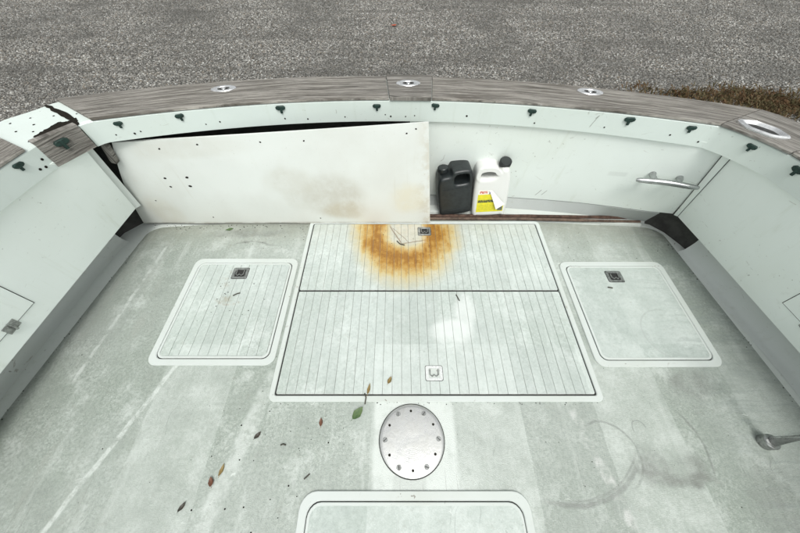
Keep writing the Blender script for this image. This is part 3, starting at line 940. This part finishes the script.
bm = bmesh.new()
bm.faces.new([bm.verts.new((p[0] * 1.0, p[1] - .005, -.022)) for p in OUT])
mesh_obj('waterway', bm, 'gutter', boat)
def toe(pts, z0, z1, nm='toe_wall', mt='toe', cove=.07):
    bm = bmesh.new()
    P = [Vector(p) for p in pts]; rings = []
    prof = [(cove, z0), (cove * .55, z0 + .004), (cove * .25, z0 + .018), (.006, z0 + .05), (0, z0 + .08), (0, z1), (-.03, z1), (-.03, z0)]
    for o, z in prof:
        rg = []
        for i, p in enumerate(P):
            t = (P[min(i + 1, len(P) - 1)] - P[max(0, i - 1)]).normalized(); nn = Vector((-t.y, t.x))
            rg.append((p.x + nn.x * o, p.y + nn.y * o, z))
        rings.append(rg)
    loops(bm, rings, False)
    return mesh_obj(nm, bm, mt, boat, angle=60)
toe([(-2.06, -1.35), (-1.975, .42), (-1.935, 1.0), (-1.905, 1.22), (-1.885, 1.30)][::-1], -.021, .3)
toe([(1.873, 1.205), (1.985, .425), (2.09, -1.35)][::-1], -.021, .3)
for q, nm in (((-1.955, .62, .04), 1), ((-1.985, .33, .045), 2)):
    pass
# stern sill behind the rods and the grey wall below the transom panel
bm = bmesh.new()
sx = [.0 + 1.66 * k / 20 for k in range(21)]
def sill_back(x): return 1.594 - .060 * x * x
loops(bm, [[(x, 1.535 - .05 * x * x, -.024) for x in sx], [(x, 1.540 - .05 * x * x, .004) for x in sx], [(x, 1.546 - .05 * x * x, .010) for x in sx], [(x, sill_back(x) + .01, .014) for x in sx]], False)
sl = mesh_obj('stern_sill', bm, 'sill', boat)
bm = bmesh.new()
sx = [-.1 + 1.79 * k / 20 for k in range(21)]
def lbot(x):
    for a_, b_ in zip(TB, TB[1:]):
        if x <= b_[0]: f_ = (x - a_[0]) / (b_[0] - a_[0]); return a_[1] + (b_[1] - a_[1]) * f_, a_[2] + (b_[2] - a_[2]) * f_
    return TB[-1][1], TB[-1][2]
loops(bm, [[(x, sill_back(x), .006) for x in sx], [(x, sill_back(x) + .010, .018) for x in sx], [(x, lbot(x)[0] + .002, lbot(x)[1] - .010) for x in sx],
           [(x, lbot(x)[0] + .03, lbot(x)[1] + .02) for x in sx], [(x, lbot(x)[0] + .06, .30) for x in sx]], False)
mesh_obj('stern_wall', bm, 'wallgrey', boat)
# low bulkhead that closes the cockpit forward
bm = bmesh.new()
box(bm, 0, -1.385, .35, 4.1, .06, .78, None, .01)
mesh_obj('cabin_bulkhead', bm, 'side', boat)

# ------------------------------------------------------------ hatches
def latch(parent, x, y, z, s=.082, mat='chrome', turn=0.):
    """flush ring pull: plate, well and folded ring"""
    root_bm = bmesh.new()
    o = rrect(-s / 2, s / 2, -s * .42, s * .42, s * .10, 3); i = rrect(-s * .33, s * .33, -s * .27, s * .27, s * .06, 3)
    ring_slab(root_bm, o, i, 0, .0035, .0012)
    f = root_bm.faces.new([root_bm.verts.new((p[0], p[1], .0008)) for p in i])
    ring_bm = bmesh.new()
    tube(ring_bm, [(-s * .24, s * .20, .005), (-s * .24, -s * .10, .005), (-s * .12, -s * .20, .006), (0, -s * .10, .0065), (s * .12, -s * .20, .006), (s * .24, -s * .10, .005), (s * .24, s * .20, .005)], s * .036, 6)
    for sx_ in (-1, 1):
        for sy_ in (-1, 1): cyl(root_bm, (sx_ * s * .42, sy_ * s * .345), s * .04, .003, .0046, 8)
    ob = mesh_obj('latch', root_bm, mat, parent)
    ob.location = (x, y, z); ob.rotation_euler = (0, 0, turn)
    bm = bmesh.new()
    slab(bm, rrect(-s * .325, s * .325, -s * .265, s * .265, s * .05, 2), .0009, .0016, .0002)
    bm2 = bmesh.new(); slab(bm2, rrect(-s * .525, s * .525, -s * .445, s * .445, s * .1, 3), .0001, .0007, .0001)
    st_ = mesh_obj('latch_seat', bm2, 'seal', parent, smooth=False); st_.location = (x, y, z); st_.rotation_euler = (0, 0, turn)
    rg_ = mesh_obj('latch_ring', ring_bm, 'dull', parent); rg_.location = (x, y, z); rg_.rotation_euler = (0, 0, turn)
    # the dark well lies on the plate, still one level below the hatch
    w = mesh_obj('latch_well', bm, 'frame' if mat == 'polished' else 'seal', parent, smooth=False)
    w.location = (x, y, z); w.rotation_euler = (0, 0, turn)

def hatch(x0, x1, y0, y1, mat, planks=True, pitch=.0465, label=None, frame=(.032, .032), rad=.035, lip=.012, fr=True, haslip=True, gap=.004):
    fr_w, _ = frame
    bm = bmesh.new()
    pts = rrect(x0 + gap, x1 - gap, y0 + gap, y1 - gap, rad, 5)
    top = .0075 if not planks else .0052
    slab(bm, pts, .0015, top, .0025)
    h = mesh_obj('hatch', bm, 'caulk' if planks else mat, boat, angle=40)
    if label: h['label'] = label
    # white lip round the lid
    bm = bmesh.new() if haslip else None
    if haslip: ring_slab(bm, pts, rrect(x0 + .004 + lip, x1 - .004 - lip, y0 + .004 + lip, y1 - .004 - lip, max(.006, rad - lip), 5), top - .001, .0088, .002)
    if haslip: mesh_obj('lid_lip', bm, 'frame', h)
    # black seal in the joint
    bm = bmesh.new()
    ring_slab(bm, rrect(x0 - .004, x1 + .004, y0 - .004, y1 + .004, rad + .004, 5), rrect(x0 + .008, x1 - .008, y0 + .008, y1 - .008, rad, 5), .0005, .0013, .0002)
    mesh_obj('seal', bm, 'seal', h, smooth=False)
    if fr:
        bm = bmesh.new()
        ring_slab(bm, rrect(x0 - fr_w, x1 + fr_w, y0 - fr_w, y1 + fr_w, rad + .012, 5), rrect(x0 + .0005, x1 - .0005, y0 + .0005, y1 - .0005, rad, 5), .0005, .0075, .003)
        mesh_obj('hatch_frame', bm, 'frame', h)
    if planks:
        a0, a1 = x0 + .004 + lip + .001, x1 - .004 - lip - .001
        b0, b1 = y0 + .004 + lip + .001, y1 - .004 - lip - .001
        n = round((a1 - a0) / pitch); w = (a1 - a0) / n; g = .0015
        me = None
        for k in range(n):
            xa = a0 + k * w
            if me is None or k == n - 1:
                bm = bmesh.new()
                # end planks follow the rounded corners
                if k == 0: pp = [(g / 2, .006), (.006, 0), (w - g / 2, 0), (w - g / 2, b1 - b0), (.006, b1 - b0), (g / 2, b1 - b0 - .006)]
                elif k == n - 1: pp = [(g / 2, 0), (w - .006, 0), (w - g / 2, .006), (w - g / 2, b1 - b0 - .006), (w - .006, b1 - b0), (g / 2, b1 - b0)]
                slab(bm, pp, .004, .0078, .0008)
                mesh_obj('plank', bm, mat, h, smooth=False).location = (xa, b0, 0)
                if k == 0:
                    bm = bmesh.new(); slab(bm, [(g / 2, 0), (w - g / 2, 0), (w - g / 2, b1 - b0), (g / 2, b1 - b0)], .004, .0078, .0008)
                    t_o = mesh_obj('plank', bm, mat, h, smooth=False); me = t_o.data
                    t_o.location = (a0 + w, b0, random.uniform(-.0003, .0003))
            elif k > 1:
                link_copy('plank', me, h, (xa, b0, random.uniform(-.0004, .0004)))
    return h
hl = hatch(-1.25, -.668, .483, 1.088, 'hatch', True, .052, 'small square hatch with plank lines on the left')
latch(hl, -.973, 1.006, .0078, .092, 'dull')
hr = hatch(1.022, 1.600, .475, 1.063, 'plainhatch', False, label='small square smooth hatch on the right')
latch(hr, 1.298, .982, .0076, .092, 'dull')
hc = hatch(-.594, .932, .312, .8815, 'rusthatch', True, .0465, 'wide planked hatch lid with a bare white patch', fr=False, rad=.010, lip=-.001, haslip=False, gap=.003)
latch(hc, .168, .412, .0078, .084, 'polished')
ha = hatch(-.594, .932, .8845, 1.418, 'rusthatch', True, .0465, 'wide planked hatch lid with an orange rust ring', fr=False, rad=.010, lip=-.001, haslip=False, gap=.003)
latch(ha, .165, 1.348, .0078, .086, 'dull')
bm = bmesh.new()
ring_slab(bm, rrect(-.622, .962, .282, 1.444, .03, 5), rrect(-.597, .935, .309, 1.421, .012, 5), .0005, .0082, .003)
mesh_obj('hatch_frame', bm, 'frame', boat)
hb = hatch(-.365, .483, -.75, -.082, 'plainhatch', False, label='smooth hatch nearest the cabin', rad=.05)

# ------------------------------------------------------------ round inspection plate
PX, PY, PR = .052, .129, .141
bm = bmesh.new()
N_ = 64
def ringp(r, z): return [(PX + r * math.cos(2 * math.pi * k / N_), PY + r * math.sin(2 * math.pi * k / N_), z) for k in range(N_)]
loops(bm, [ringp(PR, .001), ringp(PR, .008), ringp(PR - .003, .0105), ringp(PR * .9, .0115), ringp(PR * .55, .0125), ringp(PR * .2, .0132), ringp(.002, .0128)], True, False, True)
dp = mesh_obj('deck_plate', bm, 'plate', boat, angle=50)
dp['label'] = 'round spun metal inspection plate with six slotted screws'
bm = bmesh.new()
ring_slab(bm, [p[:2] for p in ringp(PR + .004, 0)], [p[:2] for p in ringp(PR - .002, 0)], .0006, .003, .0005)
mesh_obj('seal', bm, 'seal', dp)
bm = bmesh.new()
cyl(bm, (0, 0), .0105, 0, .003, 16, None, .001)
scr = mesh_obj('screw', bm, 'dull', dp)
bm = bmesh.new(); box(bm, 0, 0, .0032, .017, .0024, .0008)
slot_me = mesh_obj('screw_slot', bm, 'hole', dp, smooth=False)
bm = bmesh.new(); cyl(bm, (0, 0), .0055, 0, .0008, 12)
ph = mesh_obj('bolt_hole', bm, 'hole', dp, smooth=False)
for k in range(6):
    a = R(60 * k + 1); rr = PR * .83
    q = (PX + rr * math.cos(a), PY + rr * math.sin(a), .0112)
    rz = random.uniform(0, 3.1)
    if k == 0:
        scr.location = q; slot_me.location = q; slot_me.rotation_euler = (0, 0, 2.4)
    else:
        link_copy('screw', scr.data, dp, q)
        link_copy('screw_slot', slot_me.data, dp, Matrix.Translation(q) @ Matrix.Rotation(rz, 4, 'Z'))
    a = R(60 * k + 31); rr = PR * .80
    q = (PX + rr * math.cos(a), PY + rr * math.sin(a), .0118)
    if k == 0: ph.location = q
    else: link_copy('bolt_hole', ph.data, dp, q)

# ------------------------------------------------------------ chrome on the rail
def lens(n, a, b, p=1.0):
    out = []
    for k in range(n):
        t = 2 * math.pi * k / n
        c, s = math.cos(t), math.sin(t)
        out.append((a * math.copysign(abs(c) ** .95, c), b * math.copysign(abs(s) ** p, s)))
    return out
def flush_fitting(parent, x, y, ang, z, a=.066, b=.036):
    bm = bmesh.new()
    o, i = lens(32, a, b, 1.25), lens(32, a * .48, b * .50)
    ring_slab(bm, o, i, 0, .005, .002)
    cyl(bm, (0, 0), b * .30, .001, .0045, 14, None, .001)
    for s in (-1, 1): cyl(bm, (s * a * .72, 0), .005, .004, .0058, 10)
    ob = mesh_obj('flush_fitting', bm, 'chrome', parent); ob.location = (x, y, z); ob.rotation_euler = (0, 0, ang)
    bm = bmesh.new(); bm.faces.new([bm.verts.new((p[0], p[1], .0012)) for p in lens(24, a * .5, b * .52)])
    w = mesh_obj('fitting_well', bm, 'seal', parent, smooth=False); w.location = (x, y, z); w.rotation_euler = (0, 0, ang)
flush_fitting(b2, -.945, 1.690, .17, ZB1)
flush_fitting(b3, .045, 1.735, 0, ZB1 + .008)
flush_fitting(b4, 1.005, 1.655, -.24, ZB1)
# hawse pipe: pointed chrome ring with a dark throat
bm = bmesh.new()
def hex_(a, b): return [(a, 0), (a * .45, b), (-a * .45, b), (-a, 0), (-a * .45, -b), (a * .45, -b)]
def smooth_hex(a, b, n=40):
    pts = []
    h = hex_(a, b)
    for k in range(n):
        t = k / n * 6; i = int(t); f = t - i
        p = Vector(h[i]).lerp(Vector(h[(i + 1) % 6]), f); pts.append(p)
    for _ in range(2): pts = [(pts[i - 1] + pts[i] * 2 + pts[(i + 1) % n]) / 4 for i in range(n)]
    return pts
rings = []
for f, z in ((1.0, 0), (1.0, .008), (.94, .014), (.86, .015), (.78, .010), (.73, .002), (.71, .0005)):
    rings.append([(p.x * (f if f > .9 else f * 1.02), p.y * f, z) for p in smooth_hex(.108, .046)])
loops(bm, rings)
hw = mesh_obj('hawse_pipe', bm, 'chrome', b5)
hw.location = (1.652, 1.285, ZB1); hw.rotation_euler = (0, 0, R(-50))
bm = bmesh.new(); bm.faces.new([bm.verts.new((p.x * .76, p.y * .74, .0015)) for p in smooth_hex(.108, .046)])
w = mesh_obj('fitting_well', bm, 'seal', b5, smooth=False); w.location = hw.location; w.rotation_euler = hw.rotation_euler
# mooring cleat on the transom panel
bm = bmesh.new()
c0 = Vector((1.515, 1.388, .425)); tg = Vector((.94, -.31, .06)).normalized(); nr = Vector((-.37, -.93, 0)).normalized()
pts_ = [c0 + nr * .062 + tg * s + Vector((0, 0, .004 * math.cos(s * 18))) for s in (-.150, -.135, -.09, -.04, 0, .04, .09, .135, .150)]
tube(bm, pts_, [.009, .013, .015, .016, .016, .016, .015, .013, .009], 12)
for s in (-.058, .058):
    tube(bm, [c0 + tg * s * 1.15 - nr * .02, c0 + tg * s * 1.15 + nr * .012, c0 + tg * s + nr * .04, c0 + tg * s * .9 + nr * .062], [.020, .015, .012, .013], 12)
mesh_obj('mooring_cleat', bm, 'steel', tp)
# two little nicks below the cleat and a drip mark are left to the paint

# ------------------------------------------------------------ stanchion by the cabin side
bm = bmesh.new()
sx0, sy0 = 1.594, .118
pp = [(sx0, sy0, .004), (sx0 + .012, sy0 + .012, .30), (sx0 + .02, sy0 + .02, .70), (sx0 + .02, sy0 - .0, .83), (sx0 + .02, sy0 - .08, .90), (sx0 + .02, sy0 - .25, .93), (sx0 + .02, -1.36, .95)]
tube(bm, pp, .024, 20)
st = mesh_obj('handrail', bm, 'steel', boat)
st['label'] = 'stainless steel handrail post standing on the deck'
bm = bmesh.new(); cyl(bm, (sx0, sy0), .030, .001, .040, 24, .030, .004)
mesh_obj('post_foot', bm, 'dull', st)

# keep the world positions while the boat's origin lies on the ground
for o in bpy.data.objects:
    if o.parent == boat: o.location = o.location + BOFF

# ============================================================ loose transom panel
lp = empty('loose_panel', (-.75, 1.424, 0))
tag(lp, 'loose stained white panel leaning against the transom', 'panel')
TL, TR = Vector((-1.520, 1.432, .608)), Vector((.150, 1.505, .676))
BL, BR = Vector((-1.772, 1.424, .004)), Vector((.208, 1.424, .004))
bm = bmesh.new()
NXp, NZp = 28, 10
F_, B_ = [], []
for i in range(NXp + 1):
    s = i / NXp
    ra, rb = [], []
    for j in range(NZp + 1):
        v = j / NZp
        p = BL.lerp(BR, s).lerp(TL.lerp(TR, s), v)
        # sheet bows a little, top edge sags, left edge curves
        p.y += .020 * math.sin(math.pi * s) * v - .010 * math.sin(math.pi * v)
        p.z -= .014 * math.sin(math.pi * s) * v
        p.x -= .020 * math.sin(math.pi * v) * (1 - s) ** 3
        if j == 0: p.z += .004 + .004 * math.sin(9 * s) * math.sin(23 * s)
        ra.append(bm.verts.new(p - Vector(lp.location))); rb.append(bm.verts.new(p - Vector(lp.location) + Vector((0, .012, 0))))
    F_.append(ra); B_.append(rb)
for i in range(NXp):
    for j in range(NZp):
        bm.faces.new((F_[i][j], F_[i + 1][j], F_[i + 1][j + 1], F_[i][j + 1])); bm.faces.new((B_[i][j], B_[i][j + 1], B_[i + 1][j + 1], B_[i + 1][j]))
    bm.faces.new((F_[i][0], B_[i][0], B_[i + 1][0], F_[i + 1][0])); bm.faces.new((F_[i][NZp], F_[i + 1][NZp], B_[i + 1][NZp], B_[i][NZp]))
for j in range(NZp):
    for i in (0, NXp): bm.faces.new((F_[i][j], F_[i][j + 1], B_[i][j + 1], B_[i][j]))
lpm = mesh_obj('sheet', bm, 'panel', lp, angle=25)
def on_panel(s, v):
    i = min(int(s * NXp), NXp - 1)
    p = BL.lerp(BR, s).lerp(TL.lerp(TR, s), v)
    p.y += .020 * math.sin(math.pi * s) * v - .010 * math.sin(math.pi * v); p.z -= .014 * math.sin(math.pi * s) * v
    p.x -= .020 * math.sin(math.pi * v) * (1 - s) ** 3
    return p - Vector(lp.location)
for s, v, k in ((.135, .62, 1.2), (.205, .62, 1.4), (.145, .52, 1.), (.208, .52, 1.5), (.14, .92, .9), (.26, .94, .9), (.46, .93, .8), (.60, .92, .8), (.93, .93, .8), (.96, .96, .8), (.25, .10, .7), (.62, .08, .7), (.08, .35, .6)):
    link_copy('screw_hole', hole_me, lp, Matrix.Translation(on_panel(s, v)) @ Matrix.Rotation(random.uniform(-.6, .6), 4, 'Y') @ Matrix.Diagonal((k * 1.5, 1.6, k, 1)))

# ============================================================ jugs
def outline_solid(name, outer, holes, depth, bev, mat, parent, res=4):
    """front-view outline with holes, extruded with rounded edges (mesh made from a filled curve)"""
    cu = bpy.data.curves.new(name + '_outline', 'CURVE'); cu.dimensions = '2D'; cu.fill_mode = 'BOTH'
    for pts in [outer] + holes:
        sp = cu.splines.new('POLY'); sp.points.add(len(pts) - 1)
        for q, p in zip(sp.points, pts): q.co = (p[0], p[1], 0, 1)
        sp.use_cyclic_u = True
    cu.extrude = depth / 2 - bev; cu.bevel_depth = bev; cu.bevel_resolution = res; cu.offset = -bev
    tmp = bpy.data.objects.new('tmp', cu); col.objects.link(tmp)
    dg = bpy.context.evaluated_depsgraph_get(); dg.update()
    me = bpy.data.meshes.new_from_object(tmp.evaluated_get(dg))
    bpy.data.objects.remove(tmp); bpy.data.curves.remove(cu)
    me.name = name
    me.transform(Matrix.Rotation(R(90), 4, 'X'))
    bm = bmesh.new(); bm.from_mesh(me); bmesh.ops.remove_doubles(bm, verts=bm.verts, dist=.0004)
    me2 = mesh_obj(name, bm, mat, parent, angle=42)
    bpy.data.meshes.remove(me)
    return me2
def chaikin(pts, n=2):
    for _ in range(n):
        out = []
        for i in range(len(pts)):
            a, b = Vector(pts[i]), Vector(pts[(i + 1) % len(pts)])
            out += [a.lerp(b, .25), a.lerp(b, .75)]
        pts = out
    return [tuple(p) for p in pts]

bj = empty('black_jerrycan', (.385, 1.568, .013), (R(-3), R(-8), R(4)))
tag(bj, 'black plastic jerrycan beside the loose panel', 'jerrycan')
W, Hh = .225, .355
outer = chaikin([(-W / 2 + .012, 0), (-W / 2, .03), (-W / 2, .25), (-W / 2 + .012, .30), (-.080, .315), (-.025, .315), (-.015, .345), (.0, .352), (.085, .352), (.107, .335), (W / 2, .28), (W / 2, .03), (W / 2 - .012, 0)], 2)
inner = chaikin([(-.005, .262), (.0, .322), (.075, .322), (.088, .305), (.088, .262), (.075, .250), (.01, .250)], 2)
body = outline_solid('body', outer, [inner], .150, .020, 'blackplastic', bj)
bm = bmesh.new()
cyl(bm, (0, 0), .026, 0, .018, 20)
for k in range(20):
    a = 2 * math.pi * k / 20
    box(bm, .0315 * math.cos(a), .0315 * math.sin(a), .026, .005, .005, .026, Matrix.Rotation(a, 3, 'Z'), .001)
cyl(bm, (0, 0), .031, .012, .041, 24, None, .003)
o = mesh_obj('cap', bm, 'blackplastic', bj); o.location = (-.066, 0, .310)
bm = bmesh.new()     # shallow ribs on the front
for zz in (.05, .225): box(bm, 0, -.0755, zz, .17, .004, .006, None, .0015)
mesh_obj('rib', bm, 'blackplastic', bj)

wj = empty('white_jug', (.620, 1.552, .014), (R(-4), R(-7), R(-3)))
tag(wj, 'white plastic jug with black cap and peeling yellow label', 'jug')
W = .226
outer = chaikin([(-W / 2 + .010, 0), (-W / 2, .02), (-W / 2, .17), (-W / 2 + .004, .27), (-W / 2 + .008, .345), (-.085, .375), (-.03, .385), (.025, .372), (.040, .345), (.050, .365), (.088, .365), (.098, .34), (W / 2 - .004, .29), (W / 2, .18), (W / 2, .02), (W / 2 - .010, 0)], 2)
inner = chaikin([(-.078, .315), (-.074, .350), (-.03, .358), (.010, .348), (.022, .322), (.0, .305), (-.06, .303)], 2)
body = outline_solid('body', outer, [inner], .150, .026, 'whiteplastic', wj, 5)
bm = bmesh.new()
cyl(bm, (0, 0), .027, -.006, .006, 20)
cyl(bm, (0, 0), .032, .004, .036, 24, .031, .003)
for k in range(24):
    a = 2 * math.pi * k / 24
    box(bm, .0318 * math.cos(a), .0318 * math.sin(a), .019, .003, .004, .026, Matrix.Rotation(a, 3, 'Z'))
o = mesh_obj('cap', bm, 'blackplastic', wj); o.location = (.069, -.012, .360); o.rotation_euler = (R(20), R(4), 0); o.scale = (1.08, 1.08, 1)
bm = bmesh.new(); uvl = bm.loops.layers.uv.new('UVMap')
q = [(-.088, -.0762, .045), (.088, -.0762, .045), (.090, -.0762, .10), (.002, -.0762, .222), (-.082, -.0762, .226)]
f = bm.faces.new([bm.verts.new(p) for p in q])
for lpn in f.loops: lpn[uvl].uv = ((lpn.vert.co.x + .088) / .176, (lpn.vert.co.z - .045) / .181)
mesh_obj('label_sticker', bm, 'label', wj, smooth=False)
bm = bmesh.new()
cur = [[(-.014, -.0775, .222), (.003, -.0775, .2215)], [(.008, -.086, .165), (.040, -.081, .175)], [(.026, -.092, .115), (.072, -.084, .135)], [(.040, -.093, .075), (.098, -.079, .105)]]
loops(bm, [[Vector(p) for p in r_] for r_ in cur], False)
fl = mesh_obj('label_flap', bm, 'paper', wj)

# ============================================================ rods along the stern
def rod(name, pts, r, mat, label):
    c = Vector(pts[0])
    bm = bmesh.new()
    P = []
    for a, b in zip(pts, pts[1:]):
        for k in range(8):
            p = Vector(a).lerp(Vector(b), k / 8); P.append(p - c + Vector((0, 0, 0)))
    P.append(Vector(pts[-1]) - c)
    tube(bm, P, [r * random.uniform(.92, 1.08) for _ in P], 10)
    o = mesh_obj(name, bm, mat); o.location = c
    tag(o, label, 'rod')
rod('long_rod', [(.10, 1.490, .012), (.9, 1.487, .013), (1.48, 1.470, .016), (1.735, 1.460, .020)], .0125, 'rust', 'long rusty brown rod lying along the stern, farther of two')
rod('thin_rod', [(.14, 1.466, .011), (.85, 1.463, .011), (1.66, 1.433, .012)], .0105, 'rust2', 'thinner brown rod lying nearest the deck hatch')

# ============================================================ leaves and grit
def mat_leaf(name, c1, c2):
    n = NT(name); u = n.uv(); x, y, _ = n.sep(u)
    c = n.mix(n.step(n.noise(n.obj(), 60, 4), .35, .65), c1, c2)
    vein = n.step(n.math('ABSOLUTE', y), .0, .12, .6, 0)
    c = n.mix(vein, c, tuple(min(1, v * 1.7) for v in c1))
    return n.fin(c, .55, 0, n.bump(n.noise(n.obj(), 90, 3), .4, .003))
LG = mat_leaf('leaf_green', (.055, .10, .035), (.09, .14, .05))
LB = mat_leaf('leaf_brown', (.15, .065, .035), (.075, .035, .022))
LT = mat_leaf('leaf_tan', (.22, .15, .05), (.15, .12, .04))
LD = mat_leaf('leaf_dark', (.03, .03, .022), (.055, .04, .028))
LR = mat_leaf('leaf_red', (.40, .07, .02), (.28, .05, .02))
def leaf(x, y, z, L, w, ang, curl, mat, label, name='fallen_leaf', tilt=0.):
    bm = bmesh.new(); uvl = bm.loops.layers.uv.new('UVMap')
    n = 9; rows = []
    for i in range(n + 1):
        s = i / n
        ww = w * math.sin(math.pi * min(1, s * .97 + .02) ** .85) * (1 + .08 * math.sin(i * 2.1)) + .0004
        zc = curl * (s - .5) ** 2 * 4 * L * .2
        rows.append([((s - .5) * L, -ww / 2, zc + curl * ww * .25 + .001), ((s - .5) * L, 0, zc + .0012), ((s - .5) * L, ww / 2, zc + curl * ww * .25 + .001)])
    zmin = min(p[2] for r_ in rows for p in r_)
    vv = [[bm.verts.new((p[0], p[1], p[2] - zmin + .0006)) for p in r_] for r_ in rows]
    for i in range(n):
        for j in range(2):
            f = bm.faces.new((vv[i][j], vv[i + 1][j], vv[i + 1][j + 1], vv[i][j + 1]))
            for lpn, (ii, jj) in zip(f.loops, ((i, j), (i + 1, j), (i + 1, j + 1), (i, j + 1))): lpn[uvl].uv = (ii / n, jj - 1)
    st = [(-L * .5, 0, .0014), (-L * .66, L * .03, .0016)]
    tube(bm, st, .0008, 5)
    o = mesh_obj(name, bm, mat)
    for p in o.data.polygons: p.use_smooth = True
    o.location = (x, y, z); o.rotation_euler = (tilt, 0, R(ang))
    tag(o, label, 'leaf', 'leaves fallen on the deck')
    return o
leaf(-.194, .235, 0, .066, .036, 50, .5, LG, 'green oval leaf left of the round metal plate')
leaf(-.358, .198, 0, .036, .016, 95, .8, LB, 'small reddish brown leaf left of the green leaf')
leaf(-.630, .146, 0, .036, .018, 50, .7, LD, 'small dark curled leaf left of the centre hatch corner')
leaf(-.745, .020, 0, .044, .015, 80, .9, LT, 'narrow tan leaf on the lower left deck')
leaf(-.775, -.020, 0, .036, .020, 110, 1.1, LB, 'crumpled brown leaf beside the narrow tan leaf')
leaf(-.149, .338, .009, .050, .014, 80, .9, LT, 'yellowish narrow leaf on the front edge of the centre hatch')
leaf(-.050, .378, .009, .038, .018, 65, .9, LT, 'small olive leaf on the centre hatch left of its latch')
leaf(-1.161, 1.372, 0, .050, .022, 20, .6, LG, 'small green leaf at the foot of the loose panel')
leaf(-.86, -.10, 0, .035, .015, 60, 1.0, LD, 'dark shrivelled leaf lowest on the left deck')
rl = leaf(-.182, 11.09, GROUND + .03, .18, .12, 30, .6, LR, 'single red leaf lying on the gravel')
rl['group'] = 'leaves on the gravel'
def twig(pts, r, label, z=0):
    c = Vector((*pts[0], z)); bm = bmesh.new()
    tube(bm, [Vector((p[0], p[1], z + r)) - c for p in pts], r, 6)
    o = mesh_obj('twig', bm, LD); o.location = c
    tag(o, label, 'twig', 'twigs on the hatches')
twig([(-.965, .848), (-.945, .862), (-.93, .866)], .0035, 'short dark twig on the left planked hatch', .0082)
twig([(.325, .855), (.335, .83), (.34, .815)], .003, 'dark twig on the white patch of the centre hatch', .0082)
twig([(-.02, 1.26), (.0, 1.235), (.03, 1.225)], .004, 'curved dark twig inside the rust ring', .0082)
twig([(-.168, .318), (-.160, .300), (-.163, .270)], .003, 'thin stem over the front edge of the centre hatch', .0088)
twig([(1.225, .905), (1.25, .90)], .004, 'short dark twig below the right hatch latch', .0078)
twig([(-.52, .108), (-.51, .112), (-.497, .108)], .003, 'short dark twig right of the dark curled leaf', .0005)
twig([(-.395, -.012), (-.375, .005)], .003, 'short twig above the hatch nearest the cabin', .0005)
# grit
bm = bmesh.new(); rn = random.Random(3)
def speck(x, y, z, r):
    a0 = rn.uniform(0, 6.28)
    e_ = rn.uniform(.5, 1)
    base = [bm.verts.new((x + r * math.cos(a0 + k * 1.2566) * rn.uniform(.7, 1.1), y + r * e_ * math.sin(a0 + k * 1.2566) * rn.uniform(.7, 1.1), z)) for k in range(5)]
    tp_ = bm.verts.new((x, y, z + r * .7))
    for k in range(5): bm.faces.new((base[k], base[(k + 1) % 5], tp_))
for _ in range(150):
    x = rn.uniform(-1.7, 1.75); y = rn.uniform(-.4, 1.4)
    speck(x, y, .0009 if True else 0, rn.choice((.0014, .0018, .0022, .003)))
for _ in range(40): speck(rn.gauss(-.55, .2), rn.gauss(.12, .14), .0006, rn.choice((.0016, .0022, .003, .0045)))
for _ in range(34): speck(rn.gauss(-.02, .14), rn.gauss(1.27, .08), .0082, rn.choice((.0018, .0025, .0035)))
for _ in range(22): speck(rn.gauss(-.97, .12), rn.gauss(.84, .09), .0082, rn.choice((.0018, .0025, .0035, .005)))
for _ in range(30): speck(rn.uniform(-1.6, -.5), rn.uniform(1.2, 1.4), .0006, rn.choice((.0018, .0025, .0035)))
for _ in range(24): speck(rn.uniform(1.0, 1.7), rn.uniform(1.0, 1.36), .0006, rn.choice((.0018, .0025, .0035)))
for _ in range(130): speck(rn.uniform(-1.7, .2), 1.424 - abs(rn.gauss(0, .02)) - .012, .0006, rn.choice((.0016, .0025, .0035, .005)))
for _ in range(50): speck(rn.uniform(-.62, .95), .281 - abs(rn.gauss(0, .006)), .0006, rn.choice((.0014, .002, .003)))
for _ in range(40):
    yy = rn.uniform(-.3, 1.25); speck(left_edge(yy) + abs(rn.gauss(0, .015)) + .004, yy, .0006, rn.choice((.0016, .0025, .004)))
for _ in range(40):
    yy = rn.uniform(-.3, 1.25); speck(right_edge(yy) - abs(rn.gauss(0, .015)) - .004, yy, .0006, rn.choice((.0016, .0025, .004)))
tag(mesh_obj('grit', bm, 'hole', smooth=False), 'dark specks of grit and leaf crumbs strewn over the deck', 'grit', kind='stuff')
